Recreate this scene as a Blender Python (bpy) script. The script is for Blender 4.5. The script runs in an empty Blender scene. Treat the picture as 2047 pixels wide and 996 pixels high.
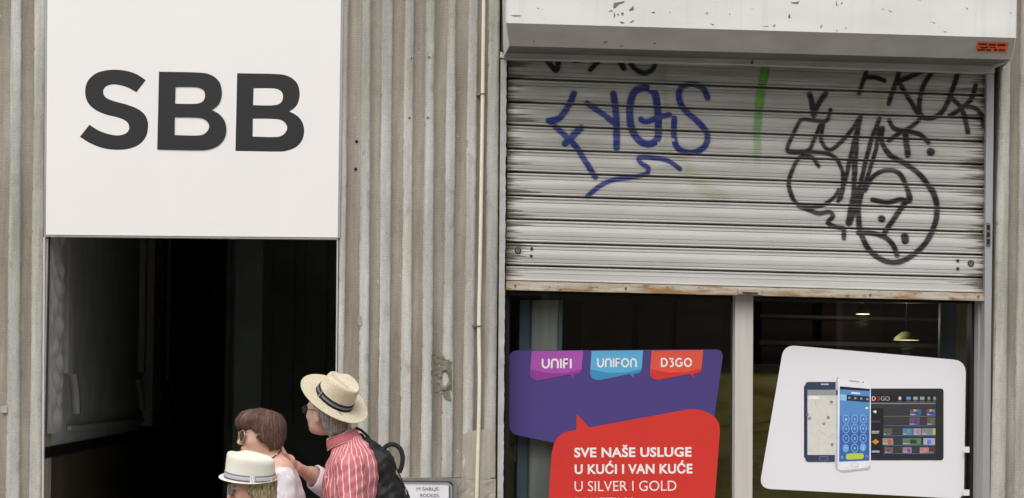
import bpy, bmesh, math, random
import numpy as np
from mathutils import Vector, Matrix
from mathutils.bvhtree import BVHTree

S = bpy.context.scene
COL = S.collection
R = math.radians
rnd = random.Random(7)

# ---------------------------------------------------------------- camera
F, CX, HY = 3960.0, 1023.5, 800.0          # focal length and optical axis, in pixels of the photograph
CAM = np.array((0.0, -11.0, 1.73))
yaw, roll = R(5.0), R(1.0)
fwd = np.array((math.sin(yaw), math.cos(yaw), 0.0))
r0 = np.array((math.cos(yaw), -math.sin(yaw), 0.0))
u0 = np.array((0.0, 0.0, 1.0))
rt = r0 * math.cos(roll) + u0 * math.sin(roll)
up = u0 * math.cos(roll) - r0 * math.sin(roll)
cd = bpy.data.cameras.new('camera')
cam = bpy.data.objects.new('camera', cd); COL.objects.link(cam)
m = Matrix.Identity(4)
for i in range(3):
    m[i][0] = rt[i]; m[i][1] = up[i]; m[i][2] = -fwd[i]; m[i][3] = CAM[i]
cam.matrix_world = m
cd.sensor_width = 36; cd.lens = F * 36 / 2047
cd.shift_y = (HY - 498) / 2047
cd.clip_start = 0.1; cd.clip_end = 2000
S.camera = cam

# ---------------------------------------------------------------- light: overcast street
w = bpy.data.worlds.new('World'); S.world = w; w.use_nodes = True
nt = w.node_tree; nt.nodes.clear()
SUN_EL, SUN_AZ = R(52), R(200)             # azimuth from +Y clockwise: behind the camera, a little to the left
sky = nt.nodes.new('ShaderNodeTexSky'); sky.sky_type = 'NISHITA'; sky.sun_disc = False
sky.sun_elevation = SUN_EL; sky.sun_rotation = SUN_AZ
sky.air_density = 1.0; sky.dust_density = 4.0; sky.ozone_density = 1.0
hs = nt.nodes.new('ShaderNodeHueSaturation'); hs.inputs['Saturation'].default_value = 0.22
bg = nt.nodes.new('ShaderNodeBackground'); bg.inputs['Strength'].default_value = 0.15
wo = nt.nodes.new('ShaderNodeOutputWorld')
nt.links.new(sky.outputs[0], hs.inputs['Color']); nt.links.new(hs.outputs[0], bg.inputs[0]); nt.links.new(bg.outputs[0], wo.inputs[0])
sd = bpy.data.lights.new('sun', 'SUN'); sd.energy = 0.8; sd.angle = R(50); sd.color = (1.0, 0.96, 0.9)
sun = bpy.data.objects.new('sun', sd); COL.objects.link(sun)
sdir = Vector((math.sin(SUN_AZ) * math.cos(SUN_EL), math.cos(SUN_AZ) * math.cos(SUN_EL), math.sin(SUN_EL)))
sun.rotation_euler = (-sdir).to_track_quat('-Z', 'Y').to_euler(); sun.location = (-4, -12, 14)
S.view_settings.view_transform = 'Standard'; S.view_settings.look = 'None'
S.view_settings.gamma = 1.0; S.view_settings.exposure = 0.27
S.cycles.max_bounces = 8; S.cycles.transparent_max_bounces = 24
S.cycles.use_denoising = True

# ---------------------------------------------------------------- helpers
def atv(px, py, Y):
    px, py, Y = np.broadcast_arrays(np.asarray(px, float), np.asarray(py, float), np.asarray(Y, float))
    d = fwd + rt * ((px - CX) / F)[..., None] + up * ((HY - py) / F)[..., None]
    t = (Y - CAM[1]) / d[..., 1]
    return CAM + d * t[..., None]
def at(px, py, Y): return atv(px, py, Y).reshape(3)

def wloc(o):
    v = Vector((0, 0, 0))
    while o is not None: v += o.location; o = o.parent
    return v
def lin(c): return tuple(((x / 255) / 12.92 if x / 255 <= .04045 else ((x / 255 + .055) / 1.055) ** 2.4) for x in c) + (1.0,)

def tag(o, label=None, cat=None, group=None, kind=None):
    if label: o['label'] = label
    if cat: o['category'] = cat
    if group: o['group'] = group
    if kind: o['kind'] = kind
    return o
def thing(name, label, cat, loc=(0, 0, 0), group=None):
    o = bpy.data.objects.new(name, None); COL.objects.link(o); o.empty_display_size = .1
    o.location = [float(v) for v in loc]
    return tag(o, label, cat, group)
def mk(name, verts, faces, mat, parent=None, smooth=False, label=None):
    V = np.asarray(verts, float).reshape(-1, 3)
    if parent is not None: V = V - np.array(wloc(parent))
    me = bpy.data.meshes.new(name)
    if isinstance(faces, np.ndarray):
        n = faces.shape[1]; nf = len(faces)
        me.vertices.add(len(V)); me.vertices.foreach_set('co', V.astype(np.float32).ravel())
        me.loops.add(nf * n); me.loops.foreach_set('vertex_index', faces.astype(np.int32).ravel())
        me.polygons.add(nf); me.polygons.foreach_set('loop_start', np.arange(0, nf * n, n, dtype=np.int32))
        me.update(calc_edges=True)
    else:
        me.from_pydata([tuple(v) for v in V], [], faces); me.update()
    if smooth: me.polygons.foreach_set('use_smooth', np.ones(len(me.polygons), bool))
    if mat: me.materials.append(mat)
    o = bpy.data.objects.new(name, me); COL.objects.link(o)
    if parent is not None: o.parent = parent
    if label: o['label'] = label
    return o
def attr(o, name, data, kind='FLOAT'):
    a = o.data.attributes.new(name, kind, 'POINT')
    a.data.foreach_set('value' if kind == 'FLOAT' else 'vector', np.asarray(data, np.float32).ravel())
def gridfaces(nr, nc, closed=False):
    r = np.arange(nr - 1)[:, None]; c = np.arange(nc if closed else nc - 1)[None, :]; c2 = (c + 1) % nc
    return np.stack([r * nc + c, r * nc + c2, (r + 1) * nc + c2, (r + 1) * nc + c], -1).reshape(-1, 4)
def bevel(o, wdt, seg=2):
    b = o.modifiers.new('bevel', 'BEVEL'); b.width = wdt; b.segments = seg; b.limit_method = 'ANGLE'; return o
def box(name, x0, x1, y0, y1, z0, z1, mat, parent=None, bev=0, **k):
    v = [(x, y, z) for x in (x0, x1) for y in (y0, y1) for z in (z0, z1)]
    f = [(0, 1, 3, 2), (4, 6, 7, 5), (0, 4, 5, 1), (2, 3, 7, 6), (0, 2, 6, 4), (1, 5, 7, 3)]
    o = mk(name, v, f, mat, parent, **k)
    if bev: bevel(o, bev)
    return o
def slab(name, pts, Yf, Yb, mat, parent=None, bev=0, **k):
    """convex outline given in photograph pixels on the plane Y=Yf, pushed straight back to Yb"""
    A = atv([p[0] for p in pts], [p[1] for p in pts], Yf); B = A.copy(); B[:, 1] = Yb
    n = len(pts)
    o = mk(name, np.vstack([A, B]), [tuple(range(n)), tuple(range(2 * n - 1, n - 1, -1))] +
           [(i, i + n, (i + 1) % n + n, (i + 1) % n) for i in range(n)], mat, parent, **k)
    if bev: bevel(o, bev)
    return o
def cat_rom(pts, n=6):
    """closed outline; points with a third entry are kept as corners"""
    out = []; N = len(pts)
    for i in range(N):
        p1, p2 = pts[i], pts[(i + 1) % N]
        p0 = p1 if len(p1) > 2 else pts[i - 1]; p3 = p2 if len(p2) > 2 else pts[(i + 2) % N]
        if len(p1) > 2 and len(p2) > 2: out.append(p1[:2]); continue
        for j in range(n):
            t = j / n
            out.append(tuple(.5 * (2 * p1[c] + (p2[c] - p0[c]) * t + (2 * p0[c] - 5 * p1[c] + 4 * p2[c] - p3[c]) * t * t
                             + (3 * p1[c] - p0[c] - 3 * p2[c] + p3[c]) * t ** 3) for c in (0, 1)))
    return out
def rpoly(pts, rad, n=7):
    out = []; N = len(pts); rad = rad if hasattr(rad, '__len__') else [rad] * N
    for i in range(N):
        p, a, b = np.array(pts[i], float), np.array(pts[i - 1], float), np.array(pts[(i + 1) % N], float)
        r = rad[i]
        if r <= 0: out.append(tuple(p)); continue
        ua = (a - p) / np.linalg.norm(a - p); ub = (b - p) / np.linalg.norm(b - p)
        s = p + ua * r; e = p + ub * r
        for j in range(n + 1):
            t = j / n; out.append(tuple((1 - t) ** 2 * s + 2 * t * (1 - t) * p + t * t * e))
    return out
def circle(cx, cy, rx, ry=None, n=20):
    ry = ry or rx
    return [(cx + rx * math.cos(2 * math.pi * i / n), cy + ry * math.sin(2 * math.pi * i / n)) for i in range(n)]
def curve_mesh(cu):
    o = bpy.data.objects.new('tmp', cu); COL.objects.link(o)
    dg = bpy.context.evaluated_depsgraph_get(); dg.update()
    me = bpy.data.meshes.new_from_object(o.evaluated_get(dg))
    co = np.empty(len(me.vertices) * 3); me.vertices.foreach_get('co', co); co = co.reshape(-1, 3)
    fs = [tuple(p.vertices) for p in me.polygons]
    bpy.data.objects.remove(o); bpy.data.meshes.remove(me); bpy.data.curves.remove(cu)
    return co, fs
def flat(name, loops, Y, mat, parent=None, thick=.0008, **k):
    """flat shape (outline and holes, in photograph pixels) lying on the plane Y"""
    cu = bpy.data.curves.new('t', 'CURVE'); cu.dimensions = '2D'; cu.fill_mode = 'BOTH'; cu.extrude = .5
    for lp in loops:
        sp = cu.splines.new('POLY'); sp.points.add(len(lp) - 1); sp.use_cyclic_u = True
        for q, p in zip(sp.points, lp): q.co = (p[0] * .01, -p[1] * .01, 0, 1)
    co, fs = curve_mesh(cu)
    P = atv(co[:, 0] * 100, -co[:, 1] * 100, Y); P[:, 1] += (.5 - co[:, 2]) * thick
    return mk(name, P, fs, mat, parent, **k)
def text(name, s, x0, x1, base, cap, Y, mat, parent=None, bold=0.0, slope=0.0, thick=.0006, **k):
    cu = bpy.data.curves.new('t', 'FONT'); cu.body = s; cu.size = 1; cu.offset = bold; cu.extrude = .5; cu.resolution_u = 4
    cu.space_character = 1.0 + bold * 1.5
    co, fs = curve_mesh(cu)
    a, b = co[:, 0].min(), co[:, 0].max()
    px = x0 + (co[:, 0] - a) / (b - a) * (x1 - x0)
    py = base - (co[:, 1] + bold) / (.729 + 2 * bold) * cap + slope * (px - x0)
    P = atv(px, py, Y); P[:, 1] += (.5 - co[:, 2]) * thick
    return mk(name, P, fs, mat, parent, **k)
def tube(name, pts, rad, mat, parent=None, n=8, flatten=None, closed=False, **k):
    P = np.asarray(pts, float); N = len(P); rad = np.broadcast_to(np.asarray(rad, float), (N,))
    if closed: T = np.roll(P, -1, 0) - np.roll(P, 1, 0)
    else: T = np.gradient(P, axis=0)
    T /= np.linalg.norm(T, axis=1)[:, None] + 1e-9
    ref = np.array((0.02, -1.0, 0.03)); V = []
    for i in range(N):
        a = np.cross(T[i], ref); a /= np.linalg.norm(a) + 1e-9; b = np.cross(T[i], a)
        fa, fb = flatten if flatten else (1, 1)
        for j in range(n):
            th = 2 * math.pi * j / n
            V.append(P[i] + rad[i] * (a * math.cos(th) * fa + b * math.sin(th) * fb))
    V = np.array(V); fs = [tuple(q) for q in gridfaces(N, n, True)]
    if closed: fs += [((N - 1) * n + j, (N - 1) * n + (j + 1) % n, (j + 1) % n, j) for j in range(n)]
    else: fs += [tuple(range(n))[::-1], tuple((N - 1) * n + j for j in range(n))]
    return mk(name, V, fs, mat, parent, smooth=True, **k)
def spl(pts, n=10):
    P = [np.array(p, float) for p in pts]; out = []
    for i in range(len(P) - 1):
        p0 = P[max(i - 1, 0)]; p1 = P[i]; p2 = P[i + 1]; p3 = P[min(i + 2, len(P) - 1)]
        for j in range(n):
            t = j / n
            out.append(.5 * (2 * p1 + (p2 - p0) * t + (2 * p0 - 5 * p1 + 4 * p2 - p3) * t * t + (3 * p1 - p0 - 3 * p2 + p3) * t ** 3))
    out.append(P[-1]); return np.array(out)

# ---------------------------------------------------------------- materials
class NB:
    def __init__(s, name):
        s.m = bpy.data.materials.new(name); s.m.use_nodes = True; s.t = s.m.node_tree
        s.b = s.t.nodes['Principled BSDF']; s.o = s.t.nodes['Material Output']
        s.pos = s.t.nodes.new('ShaderNodeNewGeometry').outputs['Position']
    def n(s, kind, **k):
        q = s.t.nodes.new('ShaderNode' + kind)
        for a, v in k.items():
            if hasattr(q, a): setattr(q, a, v)
        return q
    def lk(s, a, b): s.t.links.new(a, b)
    def mapping(s, scale, src=None, loc=(0, 0, 0)):
        q = s.n('Mapping'); q.inputs['Scale'].default_value = scale; q.inputs['Location'].default_value = loc
        s.lk(src or s.pos, q.inputs[0]); return q.outputs[0]
    def noise(s, scale=(1, 1, 1), detail=4, rough=.55, src=None, loc=(0, 0, 0), dist=0):
        q = s.n('TexNoise'); q.inputs['Scale'].default_value = 1; q.inputs['Detail'].default_value = detail
        q.inputs['Roughness'].default_value = rough; q.inputs['Distortion'].default_value = dist
        s.lk(s.mapping(scale, src, loc), q.inputs['Vector']); return q.outputs['Fac']
    def ramp(s, fac, stops):
        q = s.n('ValToRGB'); cr = q.color_ramp
        while len(cr.elements) < len(stops): cr.elements.new(.5)
        for e, (p, c) in zip(cr.elements, stops):
            e.position = p; e.color = c if hasattr(c, '__len__') else (c, c, c, 1)
        s.lk(fac, q.inputs[0]); return q.outputs[0]
    def mix(s, fac, a, b, mode='MIX'):
        q = s.n('Mix'); q.data_type = 'RGBA'; q.blend_type = mode
        for v, i in ((fac, 0), (a, 6), (b, 7)):
            if hasattr(v, 'links') or hasattr(v, 'is_linked'): s.lk(v, q.inputs[i])
            else: q.inputs[i].default_value = v
        return q.outputs[2]
    def math(s, op, a, b=0.0, c=None):
        q = s.n('Math'); q.operation = op
        for i, v in enumerate((a, b) if c is None else (a, b, c)):
            if hasattr(v, 'is_linked'): s.lk(v, q.inputs[i])
            else: q.inputs[i].default_value = v
        return q.outputs[0]
    def attr(s, name):
        q = s.n('Attribute'); q.attribute_name = name; return q
    def bump(s, h, strength=.3, dist=.01, chain=None):
        q = s.n('Bump'); q.inputs['Strength'].default_value = strength; q.inputs['Distance'].default_value = dist
        s.lk(h, q.inputs['Height'])
        if chain is not None: s.lk(chain, q.inputs['Normal'])
        return q.outputs[0]
    def done(s, color, rough=.6, normal=None, metal=0, spec=.4, **k):
        for v, nm in ((color, 'Base Color'), (rough, 'Roughness'), (metal, 'Metallic'), (spec, 'Specular IOR Level')):
            if hasattr(v, 'is_linked'): s.lk(v, s.b.inputs[nm])
            else: s.b.inputs[nm].default_value = v
        if normal is not None: s.lk(normal, s.b.inputs['Normal'])
        for a, v in k.items(): s.b.inputs[a.replace('_', ' ')].default_value = v
        return s.m
def plain(name, c, rough=.5, var=.12, scale=8, bump=.15, bscale=60, stretch=(1, 1, 1), metal=0, spec=.4, **k):
    b = NB(name); c = lin(c)
    c2 = tuple(x * (1 - var * 2) for x in c[:3]) + (1,)
    f = b.noise(tuple(scale * q for q in stretch), 5)
    col = b.mix(b.ramp(f, [(.3, 0.), (.7, 1.)]), c2, c)
    nrm = b.bump(b.noise(tuple(bscale * q for q in stretch), 3), bump, .004) if bump else None
    return b.done(col, rough, nrm, metal, spec, **k)
# ================================================================ SETTING
def stone(name, c, c2, tool=1.0, seed=0):
    b = NB(name)
    big = b.ramp(b.noise((1.6, 1.6, .7), 5, loc=(seed, 0, 0)), [(.40, 0.), (.60, 1.)])
    col = b.mix(big, lin(c), lin(c2))
    streak = b.ramp(b.noise((26, 8, 1.3), 5, .6, loc=(0, seed, 0)), [(.3, .74), (.62, 1.07)])
    col = b.mix(1.0, col, streak, 'MULTIPLY')
    grain = b.ramp(b.noise((160, 160, 160), 3, .7), [(.28, .72), (.6, 1.08)])
    col = b.mix(.8, col, b.mix(1.0, col, grain, 'MULTIPLY'))
    blot = b.ramp(b.noise((9, 9, 6), 6, .65, loc=(3, seed, 5)), [(.57, 0.), (.74, .5)])
    col = b.mix(blot, col, lin((118, 110, 98)))
    pale = b.ramp(b.noise((40, 40, 30), 3, .5, loc=(1, seed, 9)), [(.70, 0.), (.76, .5)])
    col = b.mix(pale, col, lin((206, 204, 196)))
    wv = b.n('TexWave'); wv.bands_direction = 'Z'; wv.inputs['Scale'].default_value = 34
    wv.inputs['Distortion'].default_value = 2.2; wv.inputs['Detail'].default_value = 2; wv.inputs['Detail Scale'].default_value = 2.5
    b.lk(b.pos, wv.inputs['Vector'])
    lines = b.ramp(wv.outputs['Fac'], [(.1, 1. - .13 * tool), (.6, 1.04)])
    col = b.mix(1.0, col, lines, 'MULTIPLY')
    n1 = b.bump(wv.outputs['Fac'], .16 * tool, .002)
    n2 = b.bump(b.noise((70, 70, 70), 5, .7), .5, .005, n1)
    n3 = b.bump(b.noise((14, 14, 9), 4), .35, .012, n2)
    return b.done(col, .88, n3, spec=.2)
M = {}
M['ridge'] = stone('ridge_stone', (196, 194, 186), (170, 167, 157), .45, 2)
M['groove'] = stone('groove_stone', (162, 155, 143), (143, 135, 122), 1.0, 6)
M['rough'] = stone('rough_stone', (176, 171, 158), (158, 152, 138), .3, 11)
M['patch'] = stone('cement_patch', (138, 136, 122), (118, 116, 102), .0, 4)
M['pave'] = plain('paving', (178, 173, 165), .85, .2, 3, .4, 40)
M['asphalt'] = plain('asphalt', (92, 91, 89), .9, .2, 4, .5, 80)
M['kerb'] = plain('kerb_stone', (150, 146, 138), .85, .15, 5, .4, 50)
M['signwhite'] = plain('sign_sheet', (236, 233, 230), .45, .018, 2.2, .03, 12, (1, 1, .35))
M['letter'] = plain('letter_vinyl', (33, 34, 35), .5, .05, 5, 0)
M['alu'] = plain('grey_aluminium', (170, 169, 170), .45, .06, 6, .05, 30, (6, 6, .4), metal=.2)
M['mullion'] = plain('mullion_paint', (196, 192, 185), .45, .05, 5, .06, 30, (5, 5, .4))
M['plaster'] = plain('old_plaster', (186, 185, 182), .85, .16, 9, .5, 60)
M['conduit'] = plain('ivory_plastic', (232, 226, 206), .5, .06, 10, 0)
M['darkmetal'] = plain('dark_metal', (52, 50, 47), .55, .25, 12, .2)
M['blackframe'] = plain('black_frame', (26, 25, 24), .5, .2, 10, .1)
M['screw'] = plain('screw_metal', (150, 146, 138), .35, .2, 60, .1, metal=.7)
M['hole'] = plain('dark_hole', (30, 26, 22), .9, .2, 10, 0)

def sheet(name, x0, x1, y0, y1, z, mat, kind='structure'):
    o = mk(name, [(x0, y0, z), (x1, y0, z), (x1, y1, z), (x0, y1, z)], [(0, 1, 2, 3)], mat); o['kind'] = kind; return o
sheet('ground', -400, 400, -400, 400, -.16, M['asphalt'])
sheet('road', -60, 60, -12.6, -4.2, -.13, M['asphalt'])
def strip(name, y0, y1, z, mat):
    o = box(name, -60, 60, y0, y1, -.155, z, mat); o['kind'] = 'structure'; return o
strip('pavement', -4.0, 15.5, 0.0, M['pave'])
strip('kerb', -4.18, -4.004, .004, M['kerb'])
strip('far_kerb', -12.8, -12.62, .004, M['kerb'])
strip('far_pavement', -16.0, -12.804, 0.0, M['pave'])

# the house row across the street, seen only as a reflection in the glass
M['facade'] = plain('street_facade', (150, 140, 124), .85, .15, .5, .2, 6)
M['darkglass'] = plain('dark_glass', (24, 27, 30), .15, .1, 1, 0)
hb = thing('town_house', 'plain stuccoed town house across the street from the shop', 'building', (0, -16.2, 0))
box('wall', -30, 30, -24, -16.2, 0, 5.6, M['facade'], hb)
box('cornice', -30.3, 30.3, -24, -15.85, 5.6, 5.95, M['facade'], hb)
for i in range(14):
    for zz in (1.0,):
        x = -28 + i * 4.2
        fr = box('window', x, x + 1.5, -16.26, -16.15, zz, zz + 2.3, M['mullion'], hb)
        box('pane', x + .1, x + 1.4, -16.15, -16.13, zz + .1, zz + 2.2, M['darkglass'], fr)

# ---------------------------------------------------------------- fluted pilasters
def pilaster(label, xl, xr, ridges, zbot_px=955, ztop=5.2, xe=None):
    """xl, xr: edges as (px at y=0, px at y=955); ridges: list of (top0, top1, bot0, bot1)"""
    t = thing('fluted_pilaster', label, 'pilaster', at((xl[1] + xr[1]) / 2, 955, 0) * np.array((1, 0, 0)), 'fluted pilasters of the facade')
    z0 = at((xl[1] + xr[1]) / 2, zbot_px, 0)[2]
    ys = np.linspace(-430, zbot_px, 110)
    def xx(pair, y): return pair[0] + (pair[1] - pair[0]) * y / 955.0
    # one cross section sampled finely, grooves hollow
    rows = []; ncol = None
    for y in ys:
        row = []
        seq = [(xx(xl, y), 0)]
        for r in ridges: seq += [(xx((r[0], r[2]), y), 1), (xx((r[1], r[3]), y), 2)]
        seq.append((xx(xr, y), 0))
        for i in range(len(seq) - 1):
            a, b = seq[i][0], seq[i + 1][0]
            flute = not (seq[i][1] == 1)
            for j in range(12):
                s = j / 12
                dep = .017 * math.sin(math.pi * s) ** .7 if (flute and b - a > 9) else .0
                row.append((a + (b - a) * s, dep))
        row.append((seq[-1][0], 0)); rows.append(row)
    A = np.array(rows); nr, nc = A.shape[:2]
    P = atv(A[..., 0], ys[:, None], 0.0)
    P[..., 2] = np.maximum(P[..., 2], z0 - .004)
    P[..., 1] = .004 + A[..., 1] + .0022 * np.sin(P[..., 2] * 7 + P[..., 0] * 9) * np.sin(P[..., 2] * 23 + P[..., 0] * 31)
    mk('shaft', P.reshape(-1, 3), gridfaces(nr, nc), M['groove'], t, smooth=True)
    yb = .36
    # solid behind the fluted skin
    xa, xb_ = P[:, 0, 0], P[:, -1, 0]
    V = []; 
    for i in (0, nr - 1):
        V += [(xa[i], .0045, P[i, 0, 2]), (xb_[i], .0045, P[i, 0, 2]), (xb_[i], yb, P[i, 0, 2]), (xa[i], yb, P[i, 0, 2])]
    mk('core', V, [(0, 3, 7, 4), (1, 5, 6, 2), (3, 2, 6, 7), (0, 1, 2, 3), (7, 6, 5, 4)], M['rough'], t)
    for k, r in enumerate(ridges):
        prof = [(-.10, .016), (-.03, .0025), (.14, -.0030), (.5, -.0042), (.86, -.0030), (1.03, .0025), (1.10, .016)]
        yy = np.linspace(-430, zbot_px, 300); V = []
        ph = rnd.random() * 9
        for y in yy:
            a, b = xx((r[0], r[2]), y), xx((r[1], r[3]), y)
            ja = .35 * math.sin(y * .013 + ph) + .12 * math.sin(y * .09 + ph * 2) + rnd.gauss(0, .16)
            jb = .35 * math.sin(y * .011 + ph * 3) + .12 * math.sin(y * .07 + ph) + rnd.gauss(0, .16)
            chip = 1.6 if rnd.random() < .02 else 0
            for s, d in prof:
                x = (a + ja + chip) * (1 - s) + (b + jb) * s
                p = at(x, y, 0); p[1] = d + (.0012 * math.sin(y * .11 + s * 7 + ph)); V.append(p)
        V = np.array(V).reshape(len(yy), 7, 3); V[..., 2] = np.maximum(V[..., 2], z0 - .003)
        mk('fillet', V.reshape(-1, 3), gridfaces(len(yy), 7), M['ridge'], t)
    return t, z0
mid, zb = pilaster('wide weathered fluted stone pilaster between the doorway and the roller shutter', (683, 673), (999, 990), [
    (685, 697, 673.5, 684), (725, 741, 716, 735), (765, 784, 757, 776), (811, 827, 800, 819), (853, 869, 842, 862),
    (896, 911, 883, 903), (938, 955, 925, 944), (978, 998, 968, 989)])
left, zl = pilaster('fluted stone pilaster left of the doorway at the edge of the picture', (-330, -338), (92, 83), [
    (-318, -300, -330, -308), (-272, -253, -284, -262), (-227, -208, -238, -216), (-181, -162, -192, -170), (-135, -116, -146, -124),
    (-90, -71, -100, -78), (-45, -26, -54, -32), (23, 42, 13, 37), (70, 90, 60, 81)], 1150)
right, zr = pilaster('fluted stone pilaster right of the roller shutter', (2004, 1984), (2420, 2407), [
    (2005, 2021, 1985, 2010), (2043, 2062, 2030, 2050), (2087, 2105, 2074, 2093), (2131, 2149, 2118, 2137), (2175, 2193, 2162, 2181),
    (2219, 2237, 2206, 2225), (2263, 2281, 2250, 2269), (2307, 2325, 2294, 2313), (2351, 2369, 2338, 2357), (2395, 2414, 2382, 2402)], 1150)
def rough_block(name, x0, x1, y0, y1, z0, z1, parent, amp=.003):
    nx, nz = int((x1 - x0) / .02) + 2, int((z1 - z0) / .02) + 2
    X, Z = np.meshgrid(np.linspace(x0, x1, nx), np.linspace(z0, z1, nz))
    rs = np.random.RandomState(3); Y = y0 + rs.normal(0, amp * .5, X.shape) + amp * np.sin(X * 30) * np.sin(Z * 22)
    V = np.stack([X, Y, Z], -1).reshape(-1, 3); F_ = [tuple(q) for q in gridfaces(nz, nx)]
    n = len(V)
    V = np.vstack([V, [(x0, y1, z0), (x1, y1, z0), (x1, y1, z1), (x0, y1, z1)]])
    c = [0, nx - 1, nx * nz - 1, nx * (nz - 1)]
    F_ += [tuple(range((nz - 1) * nx, nz * nx)) + (n + 2, n + 3), tuple(i * nx for i in range(nz)) + (n + 3, n), tuple(i * nx + nx - 1 for i in range(nz)) + (n + 2, n + 1)]
    return mk(name, V, F_, M['rough'], parent)
ctl = at(673, 955, 0)[0]; ctr = at(991, 955, 0)[0]
rough_block('plinth', ctl, ctr, -.004, .36, 0, zb + .0, mid)
rough_block('plinth', at(-338, 955, 0)[0], at(83, 955, 0)[0], -.004, .36, 0, zl, left)
rough_block('plinth', at(1984, 955, 0)[0], at(2407, 955, 0)[0], -.004, .36, 0, zr, right)
# rough infill low on the right side of the middle pilaster, where the flutes run out
def blob(cx, cy, pts, jit=1.5, n=4):
    o = cat_rom(pts, n); return [(x + rnd.uniform(-jit, jit), y + rnd.uniform(-jit, jit)) for x, y in o]
flat('stone_infill', [blob(0, 0, [(927, 870), (950, 862), (975, 858), (985, 866), (984, 900), (982, 956), (960, 957), (924, 956), (930, 920), (924, 895)], 1.5)], -.0055, M['rough'], mid, thick=.02)
def inside(poly, x, y):
    c = False; j = len(poly) - 1
    for i in range(len(poly)):
        if (poly[i][1] > y) != (poly[j][1] > y) and x < (poly[j][0] - poly[i][0]) * (y - poly[i][1]) / (poly[j][1] - poly[i][1]) + poly[i][0]: c = not c
        j = i
    return c
def skin_patch(name, poly, x0, x1, y0, y1, mat, hole=None, rip=.0035, **k):
    """thin layer that follows the flutes: groove between px 863 and 884, fillets either side"""
    xs, ys = np.arange(x0, x1, 1.0), np.arange(y0, y1, 1.0); rs = np.random.RandomState(4); V = []; In = []
    sm = rs.normal(0, 1, (len(ys) + 8, len(xs) + 8)); sm = sum(sm[i:i + len(ys), j:j + len(xs)] for i in range(8) for j in range(8)) / 8
    for b_, y in enumerate(ys):
        for a_, x in enumerate(xs):
            s_ = (x - 863 + (y - 750) * .01) / 21.0; d = .003 + .017 * math.sin(math.pi * s_) ** .7 if 0 < s_ < 1 else -.0062
            if s_ > 1.95: d = .003 + .017 * math.sin(math.pi * min((s_ - 1.95), 1)) ** .7
            d += rip * .6 * sm[b_, a_] - .0012
            if hole: h_ = math.hypot((x - hole[0]) / hole[2], (y - hole[1]) / hole[3]); d += .016 * max(0, 1 - h_ * h_) - .005 * math.exp(-((h_ - 1.15) / .25) ** 2)
            p = at(x, y, 0); p[1] = d; V.append(p); In.append(inside(poly, x + 1.2 * sm[b_, a_], y))
    In = np.array(In); gf = gridfaces(len(ys), len(xs)); gf = gf[In[gf].all(1)]
    used, inv = np.unique(gf, return_inverse=True)
    return mk(name, np.array(V)[used], inv.reshape(-1, 4), mat, mid, smooth=True, **k)
skin_patch('cement_patch', [(862, 702), (884, 704), (889, 716), (903, 722), (905, 745), (908, 765), (903, 782), (902, 803), (888, 798), (884, 788), (868, 784), (862, 790)], 858, 912, 698, 808, M['patch'], (889, 758, 9, 17), label='grey cement patch with a knocked hole')
for (x, y) in ((822, 115), (857, 114), (818, 235), (855, 235)):
    flat('wall_plug', [circle(x, y, 3.2)], -.006, M['plaster'], mid, thick=.01)
    flat('screw', [circle(x + .6, y + .4, 1.6)], -.008, M['darkmetal'], mid, thick=.01)
for (x, y) in ((713, 283), (711, 338)):
    p = at(x, y, .028)
    flat('drill_hole', [circle(x, y, 3.0)], .015, M['hole'], mid, thick=.02)
for pts in ([(718, 632), (724, 636), (724, 648), (718, 651), (715, 640)], [(726, 300), (731, 303), (729, 309), (724, 307)]):
    flat('stone_chip', [blob(0, 0, pts, .8)], -.0048, M['rough'], mid, thick=.01)
flat('stone_chip', [blob(0, 0, [(2, 813), (13, 812), (14, 824), (3, 825)], .8)], -.006, M['plaster'], left, thick=.01)
# upper wall over the openings (out of frame above)
M['upper'] = stone('upper_stone', (180, 175, 162), (160, 154, 140), .2, 8)
uw = box('wall', -6.5, 8.5, -.02, .5, 5.0, 9.0, M['upper']); tag(uw, 'plain stone wall of the upper storey above the shop signs', 'wall')

# ---------------------------------------------------------------- conduit on the pilaster
ct = thing('cable_conduit', 'ivory corrugated cable conduit clipped vertically to the fluted pilaster', 'conduit', at(955, 955, -.01) * np.array((1, 1, 0)))
path = spl([(971, -380), (968, -150), (967, 0), (965, 188), (963, 320), (961, 450), (959, 560), (957.5, 652), (958.5, 760), (957, 850), (953, 996), (949, 1200)], 60)
P = atv(path[:, 0], path[:, 1], -.016)
L = np.concatenate([[0], np.cumsum(np.linalg.norm(np.diff(P, axis=0), axis=1))]); nseg = int(L[-1] / .0045)
s = np.linspace(0, L[-1], nseg); P = np.stack([np.interp(s, L, P[:, i]) for i in range(3)], -1)
rad = np.where(np.arange(nseg) % 2 == 0, .0118, .0098)
tube('corrugated_tube', P, rad, M['conduit'], ct, n=8)
for x, y in ((965, 188), (957.5, 652), (967.5, -250)):
    p = at(x, y, -.016)
    c = tube('clamp', [p + np.array((.0145 * math.cos(a), .0145 * math.sin(a), 0)) for a in np.linspace(0, 2 * math.pi, 17)[:-1]], .0035, M['screw'], ct, n=6, closed=True)
    slab('clamp_tab', [(x - 13, y - 3), (x - 5, y - 2.5), (x - 5, y + 2.5), (x - 13, y + 2.5)], -.009, .01, M['screw'], c)

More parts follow.
